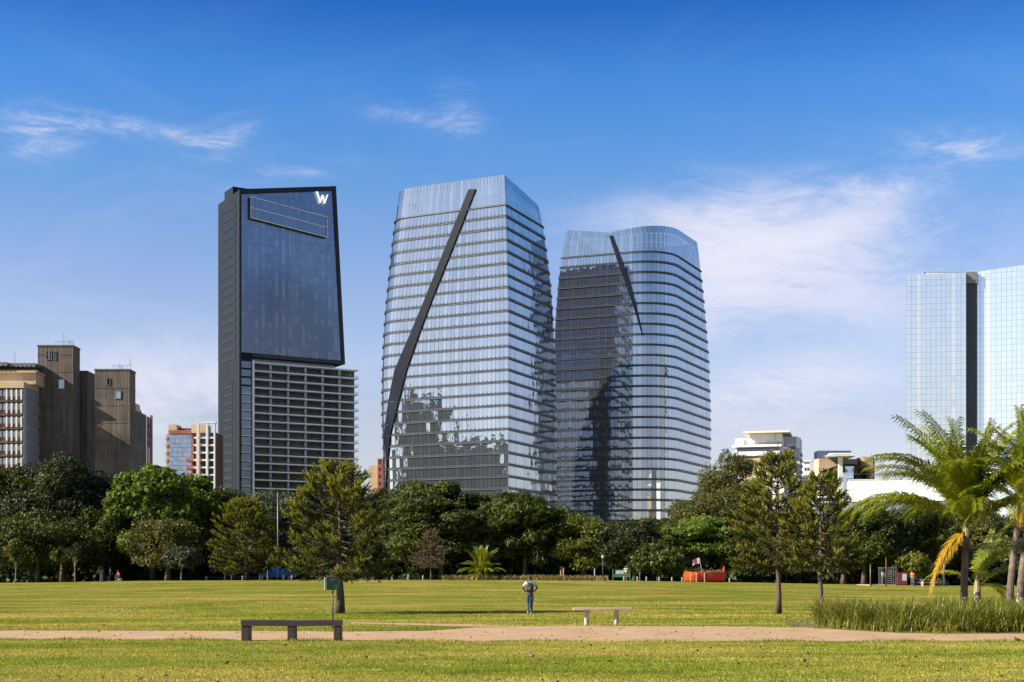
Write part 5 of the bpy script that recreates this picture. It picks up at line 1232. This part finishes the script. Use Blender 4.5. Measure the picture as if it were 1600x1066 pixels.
# ------------------------------------------------------------------ people
def skinned(name, V, E, Rr, mat, parent, root=0, sub=2, loc=(0, 0, 0)):
    me = bpy.data.meshes.new(name); me.from_pydata(V, E, []); me.materials.append(MATS[mat]); o = bpy.data.objects.new(name, me); o.location = loc; link(o, parent)
    m = o.modifiers.new('skin', 'SKIN'); m.use_smooth_shade = True
    for i, sv_ in enumerate(me.skin_vertices[0].data):
        r = Rr[i]; sv_.radius = r if isinstance(r, tuple) else (r, r); sv_.use_root = (i == root)
    s = o.modifiers.new('sub', 'SUBSURF'); s.levels = sub; s.render_levels = sub
    return o
def person(x, y, label, pose, top, bottom, skin='skin_dark', rz=0, s=1.0, z=None, hands=True):
    root = empty('person', (x, y, g0(x, y) if z is None else z), label, 'person', rz=rz); root.scale = (s, s, s)
    J = pose
    V = [J['pelvis'], J['spine'], J['chest'], J['neck'], J['head0'], J['head1'], J['head2']]; E = [(i, i + 1) for i in range(6)]
    Rr = [(.13, .10), (.125, .095), (.15, .10), (.055, .058), (.070, .080), (.088, .10), (.062, .07)]
    for sd_ in 'LR':
        k = len(V); V += [J['sh' + sd_], J['el' + sd_], J['wr' + sd_], J['ha' + sd_]]; E += [(2, k), (k, k + 1), (k + 1, k + 2), (k + 2, k + 3)]; Rr += [.058, .042, .030, (.036, .022)]
        h = np.array(J['ha' + sd_]); f = unit(h - np.array(J['wr' + sd_])); sx = np.array([0, 0, 1.]) if abs(f[2]) < .7 else np.array([0, 1., 0]); sx = unit(sx - f * (sx @ f))
        if hands:
            for q in range(4):
                a = len(V); ln = (.070, .082, .078, .060)[q]; b0 = h + sx * (-.027 + .018 * q) + f * .02; V += [tuple(b0), tuple(b0 + f * ln * .55), tuple(b0 + f * ln * .9 + np.array([0, .02, -.012]))]; E += [(k + 3, a), (a, a + 1), (a + 1, a + 2)]; Rr += [.010, .009, .008]
            a = len(V); b0 = h - sx * .035 - f * .01; V += [tuple(b0), tuple(b0 - sx * .02 + f * .045)]; E += [(k + 3, a), (a, a + 1)]; Rr += [.012, .010]
        k = len(V); V += [J['hi' + sd_], J['kn' + sd_], J['an' + sd_], J['to' + sd_]]; E += [(0, k), (k, k + 1), (k + 1, k + 2), (k + 2, k + 3)]; Rr += [.082, .056, .038, (.040, .026)]
    k = len(V); h1 = np.array(J['head1'])
    V += [tuple(h1 + np.array([0, .105, -.02])), tuple(h1 + np.array([-.095, .0, -.01])), tuple(h1 + np.array([.095, .0, -.01]))]; E += [(5, k), (5, k + 1), (5, k + 2)]; Rr += [.016, (.012, .026), (.012, .026)]
    skinned('body', V, E, Rr, skin, root)
    # clothes follow the same joints a little outside the body
    V = [J['waist'], J['spine'], J['chest'], J['collar']]; E = [(0, 1), (1, 2), (2, 3)]; Rr = [(.150, .115), (.148, .112), (.172, .118), (.075, .072)]
    for sd_ in 'LR':
        k = len(V); sh = np.array(J['sh' + sd_]); el_ = np.array(J['el' + sd_]); V += [tuple(sh), tuple(sh * .30 + el_ * .70)]; E += [(2, k), (k, k + 1)]; Rr += [.078, .066]
    skinned('shirt', V, E, Rr, top, root)
    V = [J['belt'], J['pelvis']]; E = [(0, 1)]; Rr = [(.142, .108), (.150, .115)]
    for sd_ in 'LR':
        k = len(V); V += [J['hi' + sd_], J['kn' + sd_], tuple(np.array(J['an' + sd_]) + np.array([0, 0, .04]))]; E += [(1, k), (k, k + 1), (k + 1, k + 2)]; Rr += [.094, .072, .058]
    skinned('trousers', V, E, Rr, bottom, root)
    for sd_ in 'LR':
        a = np.array(J['an' + sd_]); t = np.array(J['to' + sd_]); skinned('shoe', [tuple(a - (t - a) * .35 + np.array([0, 0, -.035])), tuple(a + np.array([0, 0, -.01])), tuple(t)], [(0, 1), (1, 2)], [(.036, .035), (.05, .05), (.042, .03)], 'sole', root)
    h = np.array(J['head2']); skinned('hair', [tuple(h1 + np.array([0, -.045, -.035])), tuple(h1 + np.array([0, -.03, .04])), tuple(h + np.array([0, -.005, .0]))], [(0, 1), (1, 2)], [(.078, .055), (.092, .082), (.066, .068)], 'hair', root)
    return root
def stand(elbow=.0):
    return dict(pelvis=(0, 0, .95), belt=(0, 0, 1.03), waist=(0, 0, .98), spine=(0, 0, 1.14), chest=(0, .0, 1.34), collar=(0, .0, 1.475), neck=(0, .0, 1.50), head0=(0, .02, 1.57), head1=(0, .03, 1.645), head2=(0, .025, 1.715),
                shL=(-.185, 0, 1.42), elL=(-.25 - elbow, -.04, 1.15), wrL=(-.24, .06, .93), haL=(-.24, .08, .87), shR=(.185, 0, 1.42), elR=(.25 + elbow, -.04, 1.15), wrR=(.24, .06, .93), haR=(.24, .08, .87),
                hiL=(-.095, 0, .90), knL=(-.10, .02, .50), anL=(-.11, -.01, .085), toL=(-.12, .15, .03), hiR=(.095, 0, .90), knR=(.10, .02, .50), anR=(.11, -.01, .085), toR=(.12, .15, .03))
walk = stand(); walk.update(elL=(-.335, -.05, 1.19), wrL=(-.185, .10, 1.06), haL=(-.135, .15, 1.04), elR=(.335, -.05, 1.19), wrR=(.185, .10, 1.06), haR=(.135, .15, 1.04),
                            knL=(-.095, .03, .50), anL=(-.09, -.22, .15), toL=(-.09, -.12, .035), knR=(.07, .08, .49), anR=(.06, .07, .085), toR=(.065, .23, .03))
mx_, my_ = wx(828, 63.6), 63.6
person(mx_, my_, 'man in pale shirt and blue jeans walking away across the lawn', walk, 'shirt_pale', 'denim', s=1.0)
def backpack():
    root = empty('backpack', (mx_, my_, g0(mx_, my_) + 1.0), 'black and brown backpack worn by the walking man', 'backpack')
    b = MB(); rings = []
    for (z, w, y0, y1) in ((.02, .11, -.16, -.12), (.05, .15, -.22, -.115), (.16, .165, -.27, -.115), (.30, .16, -.25, -.118), (.40, .135, -.20, -.118), (.45, .09, -.16, -.12)):
        n = 12; rings.append([(w * math.copysign(abs(math.cos(6.283 * i / n)) ** .6, math.cos(6.283 * i / n)), (y0 + y1) / 2 + (y1 - y0) / 2 * math.copysign(abs(math.sin(6.283 * i / n)) ** .7, math.sin(6.283 * i / n)), z) for i in range(n)])
    n = 12; V = [p for r_ in rings for p in r_]; f = [tuple(range(n - 1, -1, -1)), tuple((len(rings) - 1) * n + i for i in range(n))]
    for k in range(len(rings) - 1):
        for i in range(n): j = (i + 1) % n; f.append((k * n + i, k * n + j, k * n + n + j, k * n + n + i))
    b.add(V, f); b.build('bag', 'canvas_black', root, smooth=True)
    MB().ell((0, -.262, .17), (.105, .035, .10), 12, 8).build('pocket', 'canvas_brown', root, smooth=True)
    for s in (-1, 1): MB().tube([(s * .08, -.14, .43), (s * .12, -.06, .50), (s * .13, .09, .42), (s * .14, .10, .22), (s * .12, -.10, .08)], [.02] * 5, 6).build('strap', 'canvas_black', root)
backpack()
crouch = stand(); crouch.update(pelvis=(0, -.05, .50), belt=(0, -.03, .58), waist=(0, -.04, .53), spine=(0, .0, .70), chest=(0, .08, .90), collar=(0, .11, 1.03), neck=(0, .11, 1.06), head0=(0, .14, 1.12), head1=(0, .16, 1.195), head2=(0, .155, 1.265), shL=(-.185, .08, .97), elL=(-.25, .2, .72), wrL=(-.18, .42, .62), haL=(-.16, .48, .60), shR=(.185, .08, .97), elR=(.25, .2, .72), wrR=(.18, .42, .62), haR=(.16, .48, .60),
                                hiL=(-.1, -.04, .47), knL=(-.14, .42, .50), anL=(-.13, .38, .09), toL=(-.13, .55, .03), hiR=(.1, -.04, .47), knR=(.14, .42, .50), anR=(.13, .38, .09), toR=(.13, .55, .03))
for (px, Y, lab, po, t, b_, rz) in ((1425, 166, 'person in an orange top standing beside the picnic table', stand(.03), 'cloth_orange', 'cloth_grey', 2.2), (1380, 168, 'person in white standing by the exercise frame', stand(), 'cloth_white', 'cloth_grey', .5),
                                    (186, 168, 'person in red seated low at the edge of the dark belt', crouch, 'cloth_red', 'cloth_grey', 2.6), (172, 171, 'person in a white shirt beside the one in red', stand(), 'cloth_white', 'cloth_grey', 2.0), (159, 172, 'person in white trousers and white top near the tiny sapling', stand(.03), 'cloth_white', 'cloth_white', 1.0),
                                    (1000, 166, 'person in pink walking past the notice board', stand(.02), 'cloth_pink', 'cloth_grey', 1.4), (978, 165, 'person in white right of the green notice board', stand(), 'cloth_white', 'cloth_red', 2.9)):
    person(wx(px, Y), Y, lab, po, t, b_, 'skin_mid', rz, hands=False)
# crude seat under the seated person
sx_, sy_ = wx(186, 168), 168; st = empty('stone_seat', (sx_, sy_, g0(sx_, sy_)), 'low stone seat under the person in red', 'seat', rz=2.6); MB().bevbox(-.3, .3, -.28, .10, -.02, .40, .04).build('block', 'stone_post', st)

# ------------------------------------------------------------------ bollards, rope, lamp posts
bol = MB().lathe([(.085, -.05), (.085, .40), (.075, .47), (.04, .50)], 10).mesh('post', 'stone_post', True); band = MB().lathe([(.088, .30), (.088, .36)], 10).mesh('band', 'galvanised')
for (px, tall) in ((322.5, 1), (351, 1), (379, 1), (410, 1), (443, 1.2), (456, 1), (500, 1), (552, 1), (583, 1.2), (613, 1.1), (638, 1.2), (661, 1), (692, 1), (706, 1), (720, 1), (975, 1), (996, 1), (1010, 1), (1030, 1), (1050, 1), (1066, 1), (1115, 1), (1140, 1)):
    Y = 156.5; x = wx(px, Y); o = empty('bollard', (x, Y, g0(x, Y)), 'short pale stone bollard along the crest of the lawn', 'bollard', 'bollards along the lawn crest'); inst('post', bol, o, scale=(1, 1, tall)); inst('band', band, o)
def rope():
    pts = []
    for (a, c) in ((322.5, 351), (351, 379), (379, 406), ):
        for i in range(8):
            t = i / 8; px = a + (c - a) * t; x = wx(px, 156.4); pts.append((x, 156.4, g0(x, 156.4) + .40 - .10 * math.sin(math.pi * t)))
    x = wx(406, 156.4); pts.append((x, 156.4, g0(x, 156.4) + .42)); o = MB().tube(pts, [.016] * len(pts), 5).build('rope', 'post_green'); tag(o, 'thin green rope strung between bollards near the tall lamp post', 'rope')
rope()
def post(px, Y, h, r, label, mat, name='wooden_post', cat='post', head=False, group=None):
    x = wx(px, Y); o = empty(name, (x, Y, g0(x, Y)), label, cat, group); MB().tube([(0, 0, -.1), (0, 0, h * .5), (0, 0, h)], [r * 1.2, r, r * .8], 8).build('pole', mat, o, smooth=True)
    if head: MB().lathe([(.06, h), (.16, h + .08), (.18, h + .28), (.10, h + .36)], 10).build('lamp_head', 'stone_post', o)
    else: MB().lathe([(r * 1.0, h), (r * 1.1, h + .03), (r * .4, h + .07)], 8).build('cap', mat, o)
post(434, 157, 9.7, .07, 'very tall thin grey lamp post beside the wide araucaria', 'galvanised', 'lamp_post', 'lamp post')
post(406, 156.4, .95, .07, 'white post ending the green rope', 'stone_post')
post(942, 160, 2.5, .05, 'small dark lamp post with pale globe left of the notice board', 'post_green', 'lamp_post', 'lamp post', True)
post(929, 162, 1.3, .06, 'short pale post between the sapling and the small lamp', 'stone_post')
post(1360, 150, 2.2, .055, 'slim grey post at the corner of the sand pit', 'galvanised'); post(1384.5, 148, 2.9, .07, 'brown wooden post in front of the exercise frame', 'bark'); post(1455, 172, 2.6, .05, 'pale thin post behind the picnic table', 'galvanised'); post(1475, 150, 2.9, .06, 'grey pole beside the parked bicycles', 'galvanised')
for px in (876, 880.5): post(px, 155.6, 1.05 + .2 * (px > 878), .05, 'pale wooden stake supporting the staked sapling', 'pale_timber', 'stake', 'stake', group='stakes of the sapling')
# ------------------------------------------------------------------ notice board, boat planter, playground
def notice():
    Y = 160; x = wx(957, Y); o = empty('notice_board', (x, Y, g0(x, Y)), 'green notice board on posts in front of the dark trees', 'notice board'); w = 28 * Y / F
    for a in (.05, w - .05): MB().bevbox(a - .05, a + .05, -.05, .05, -.05, 1.35, .01).build('post', 'sign_light', o)
    MB().box(.1, w - .1, -.03, .03, .42, .78).build('panel', 'sign_light', o); MB().box(.35, w * .62, -.035, .035, .80, 1.22).build('poster', 'poster', o); MB().box(0, w, -.08, .08, 1.24, 1.31).build('roof', 'sign_green', o)
notice()
def boat():
    Y = 152; x0 = wx(1069, Y); L_ = 64 * Y / F; x = x0 + L_ / 2; o = empty('boat_planter', (x, Y, g0(x, Y)), 'orange-red boat-shaped planter with flag on the lawn crest', 'planter')
    st_ = []
    n = 15
    for i in range(n + 1):
        t = i / n; wdt = .85 * (math.sin(math.pi * min(1, (t * .86 + .10))) ** .55); shr = .98 + .20 * (1 - t) ** 3 + .12 * t ** 3; k = -.05
        st_.append((-L_ / 2 + L_ * t, wdt, shr, k))
    def hull(a, b_, mat, name):
        m = MB(); V = []; f = []
        for i in range(a, b_ + 1):
            xx, w, s, k = st_[i]; V += [(xx, -w, s), (xx, -w * .96, s * .6), (xx, -w * .72, .18), (xx, -w * .2, k), (xx, w * .2, k), (xx, w * .72, .18), (xx, w * .96, s * .6), (xx, w, s), (xx, w * .86, s - .02), (xx, w * .8, s - .25), (xx, -w * .8, s - .25), (xx, -w * .86, s - .02)]
        c = 12
        for i in range(b_ - a):
            for j in range(c): q = (j + 1) % c; f.append((i * c + q, i * c + j, i * c + c + j, i * c + c + q))
        f += [tuple(range(c)), tuple((b_ - a) * c + c - 1 - j for j in range(c))]; m.add(V, f); return m.build(name, mat, o)
    hull(0, 5, 'boat_orange_lit', 'bow'); hull(5, n, 'boat_red', 'hull')
    g = MB()
    for (xx) in (-.42 * L_ + .2, -.23 * L_, -.03 * L_): MB().box(xx - .04, xx + .04, -.93, -.84, -.05, 1.05).build('fender', 'stone_post', o)
    V = leaf_ball((L_ * .16, 0, 1.06), (L_ * .30, .55, .22), 500, .16); inst('flowers', npmesh('flowers', V, 4, 'border'), o)
    fl = MB().tube([(-.05 * L_, 0, .8), (-.13 * L_, 0, 2.62)], [.035, .025], 6).build('flag_pole', 'stone_post', o)
    m = MB(); V = []; f = []
    for i in range(9):
        for j in range(5): u = i / 8; v = j / 4; V.append((-.13 * L_ - u * .72, .10 * math.sin(u * 5 + v) * u, 2.60 - v * .62 - .22 * u * u + .02 * math.sin(i)))
    for i in range(8):
        for j in range(4): a = i * 5 + j; f.append((a, a + 5, a + 6, a + 1))
    m.add(V, f); m.build('flag', 'flag_cloth', fl)
    MB().lathe([(.10, .9), (.16, 1.3), (.06, 1.75)], 8, (L_ * .47, 0)).build('stern_ornament', 'boat_red', o)
boat()
def play():
    Y = 168; x = wx(1377, Y); z = g0(x, Y); o = empty('exercise_frame', (x, Y, z), 'dark exercise frame with ladder in front of the shaded trees', 'exercise frame'); w = 23 * Y / F
    for a in (0, w):
        for d in (0, 1.0): MB().box(a - .05, a + .05, d - .05, d + .05, -.05, 2.0).build('post', 'galvanised', o)
    MB().frame((-.1, -.1, 2.0), (w + .2, 0, 0), (0, 1.2, 0), (0, 0, 1), .10, .10).build('top_frame', 'galvanised', o)
    for i in range(7): MB().tube([(w * .45, 0, .3 + i * .25), (w * .72, 0, .3 + i * .25)], [.025, .025], 6).build('rung', 'stone_post', o)
    for a in (.45, .72): MB().box(w * a - .03, w * a + .03, -.03, .03, -.05, 2.0).build('rail', 'galvanised', o)
    Y = 166; x = wx(1402, Y); o = empty('information_board', (x, Y, g0(x, Y)), 'dark red information board with pale poster', 'sign')
    MB().bevbox(0, 1.15, -.06, .06, .12, 1.5, .02).build('board', 'board_red', o); MB().box(.58, 1.08, -.085, -.062, .55, 1.35).build('poster', 'poster', o)
    for a in (.1, 1.0): MB().box(a, a + .08, -.05, .05, -.05, .12).build('foot', 'board_red', o)
    Y = 150; x = wx(1360, Y); o = empty('sand_pit', (x, Y, g0(x, Y)), 'low timber-edged sand pit in front of the exercise frame', 'sand pit'); w = 40 * Y / F
    MB().frame((0, 0, -.02), (w, 0, 0), (0, 6, 0), (0, 0, 1), .15, .16).build('edging', 'pale_timber', o); MB().box(.15, w - .15, .15, 5.85, -.02, .08).build('sand', 'sand', o)
    Y = 148; x = wx(1450, Y); o = empty('picnic_table', (x, Y, g0(x, Y)), 'pale picnic table with two seats near the parked bicycles', 'table'); w = 24 * Y / F
    for j in range(3): MB().box(-w / 2, w / 2, -.36 + j * .25, -.13 + j * .25, .68, .73).build('plank', 'pale_timber', o)
    for s in (-1, 1): MB().box(-w / 2, w / 2, s * .72 - .13, s * .72 + .13, .40, .45).build('seat', 'pale_timber', o)
    for a in (-w * .36, w * .36):
        MB().box(a - .05, a + .05, -.34, .34, -.04, .68).build('leg', 'pale_timber', o); MB().box(a - .04, a + .04, -.8, .8, .32, .40).build('brace', 'pale_timber', o)
play()
def bicycle(px, Y, rz, label, mat):
    x = wx(px, Y); o = empty('bicycle', (x, Y, g0(x, Y)), label, 'bicycle', 'bicycles parked by the picnic table', rz)
    for a in (-.52, .52):
        w = MB(); n = 20; V = []; f = []
        for i in range(n):
            t = 6.283 * i / n
            for j in range(6): q = 6.283 * j / 6; r = .33 + .022 * math.cos(q); V.append((a + r * math.cos(t), .022 * math.sin(q), .35 + r * math.sin(t)))
        for i in range(n):
            for j in range(6): i2 = (i + 1) % n; j2 = (j + 1) % 6; f.append((i * 6 + j, i2 * 6 + j, i2 * 6 + j2, i * 6 + j2))
        w.add(V, f); wh = w.build('wheel', 'tyre', o); s = MB()
        for i in range(8): t = 3.1416 * i / 8; s.tube([(a - .32 * math.cos(t), 0, .35 - .32 * math.sin(t)), (a + .32 * math.cos(t), 0, .35 + .32 * math.sin(t))], [.004, .004], 3)
        s.build('spokes', 'galvanised', wh)
    fr = MB()
    for (p, q) in (((-.52, .35), (-.12, .33)), ((-.12, .33), (.36, .82)), ((-.12, .33), (-.24, .88)), ((-.24, .80), (.36, .84)), ((-.52, .35), (-.23, .80)), ((.52, .35), (.36, .95))): fr.tube([(p[0], 0, p[1]), (q[0], 0, q[1])], [.022, .022], 6)
    fr.build('frame', mat, o); MB().bevbox(-.36, -.12, -.06, .06, .88, .94, .02).build('saddle', 'tyre', o); MB().tube([(.30, -.27, 1.0), (.36, 0, .96), (.30, .27, 1.0)], [.018] * 3, 6).build('handlebar', 'tyre', o); MB().tube([(-.12, -.14, .22), (-.12, -.06, .33), (-.12, .06, .33), (-.12, .14, .44)], [.015] * 4, 5).build('pedals', 'tyre', o)
bicycle(1436, 152, .4, 'bicycle parked left of the picnic table', 'car_blue'); bicycle(1462, 153, -.3, 'bicycle parked behind the picnic table', 'board_red'); bicycle(1470, 149, .15, 'bicycle parked beside the grey pole', 'galvanised')
def car(px, Y, rz, label, mat):
    x = wx(px, Y); o = empty('parked_car', (x, Y, g0(x, Y)), label, 'car', rz=rz)
    prof = [(-2.1, .35), (-2.12, .72), (-2.0, .86), (-1.55, .93), (-1.0, 1.40), (-.2, 1.47), (.55, 1.42), (1.15, .96), (1.85, .84), (2.08, .68), (2.1, .35)]
    b = MB(); n = len(prof)
    def row(y, k): return [(a, y * (1 if z < 1 else k), z) for a, z in prof]
    V = row(-.84, .80) + row(.84, .80); f = [(i, i + 1, n + i + 1, n + i) for i in range(n - 1)] + [tuple(range(n - 1, -1, -1)), tuple(range(n, 2 * n)), (0, n, 2 * n - 1, n - 1)]
    b.add(V, f); b.build('body', mat, o)
    for s in (-1, 1):
        w = MB(); y0 = s * .845; y1 = s * .69; w.add([(-1.35, y0 * .985, .97), (1.0, y0 * .985, .97), (.52, y1, 1.36), (-.95, y1, 1.36)], [(0, 1, 2, 3)]); w.build('side_window', 'window_glass', o)
        for a in (-1.3, 1.3):
            t = MB(); m = 16; t.add([(a + .32 * math.cos(6.283 * i / m), s * .68, .32 + .32 * math.sin(6.283 * i / m)) for i in range(m)] + [(a + .32 * math.cos(6.283 * i / m), s * .87, .32 + .32 * math.sin(6.283 * i / m)) for i in range(m)], [(i, (i + 1) % m, m + (i + 1) % m, m + i) for i in range(m)] + [tuple(range(m)), tuple(range(m, 2 * m))]); wh = t.build('wheel', 'tyre', o)
            h = MB(); h.add([(a + .19 * math.cos(6.283 * i / m), s * .876, .32 + .19 * math.sin(6.283 * i / m)) for i in range(m)], [tuple(range(m))]); h.build('rim', 'galvanised', wh)
        MB().box(2.06, 2.13, s * .6 - .14, s * .6 + .14, .60, .72).build('headlight', 'poster', o); MB().box(-2.14, -2.09, s * .6 - .14, s * .6 + .14, .66, .78).build('tail_light', 'board_red', o)
    w = MB(); w.add([(1.14, -.72, 1.0), (1.14, .72, 1.0), (.60, .62, 1.405), (.60, -.62, 1.405)], [(0, 1, 2, 3)]); w.build('windscreen', 'window_glass', o)
car(436, 178, .1, 'blue car parked behind the bollards by the tall lamp post', 'car_blue'); car(512, 179, .05, 'white car parked behind the wide araucaria', 'car_white')
# ------------------------------------------------------------------ birds
def bird(px, py, rz, label, mat, s=1., up=0.):
    Y = F * EYE / (py - HOR); x = wx(px, Y); o = empty('bird', (x, Y, 0), label, 'bird', rz=rz); o.scale = (s, s, s)
    V = [(-.07, 0, .095), (-.02, 0, .105), (.045, 0, .125 + up), (.075, 0, .16 + up), (.095, 0, .185 + up)]; skinned('body', V, [(0, 1), (1, 2), (2, 3), (3, 4)], [.022, .045, .042, .024, .026], mat, o, 1)
    t = MB(); t.add([(-.06, -.02, .10), (-.06, .02, .10), (-.20, .028, .085), (-.20, -.028, .085), (-.06, -.02, .085), (-.06, .02, .085), (-.20, .028, .075), (-.20, -.028, .075)], [(0, 1, 2, 3), (7, 6, 5, 4), (0, 3, 7, 4), (1, 5, 6, 2), (2, 6, 7, 3)]); t.build('tail', mat, o)
    MB().tube([(.115, 0, .186 + up), (.145, 0, .180 + up)], [.009, .002], 5).build('beak', 'pale_timber', o)
    for y in (-.018, .018): MB().tube([(.005, y, .075), (.0, y, .04), (.012, y, -.002)], [.006, .005, .005], 5).build('leg', 'pale_timber', o)
    for y in (-1, 1): MB().ell((-.015, y * .042, .108), (.075, .012, .035), 10, 6).build('wing', mat, o, smooth=True)
bird(355, 1040, 1.3, 'small dark bird standing on the near grass below the dark bench', 'feather_dark', .5)
bird(830, 1031, 2.6, 'brown bird standing upright on the near grass', 'feather_brown', .75, .03)
bird(1590, 1005, 2.9, 'slim dark long-tailed bird at the path edge by the strap-leaf bed', 'feather_dark', .8)
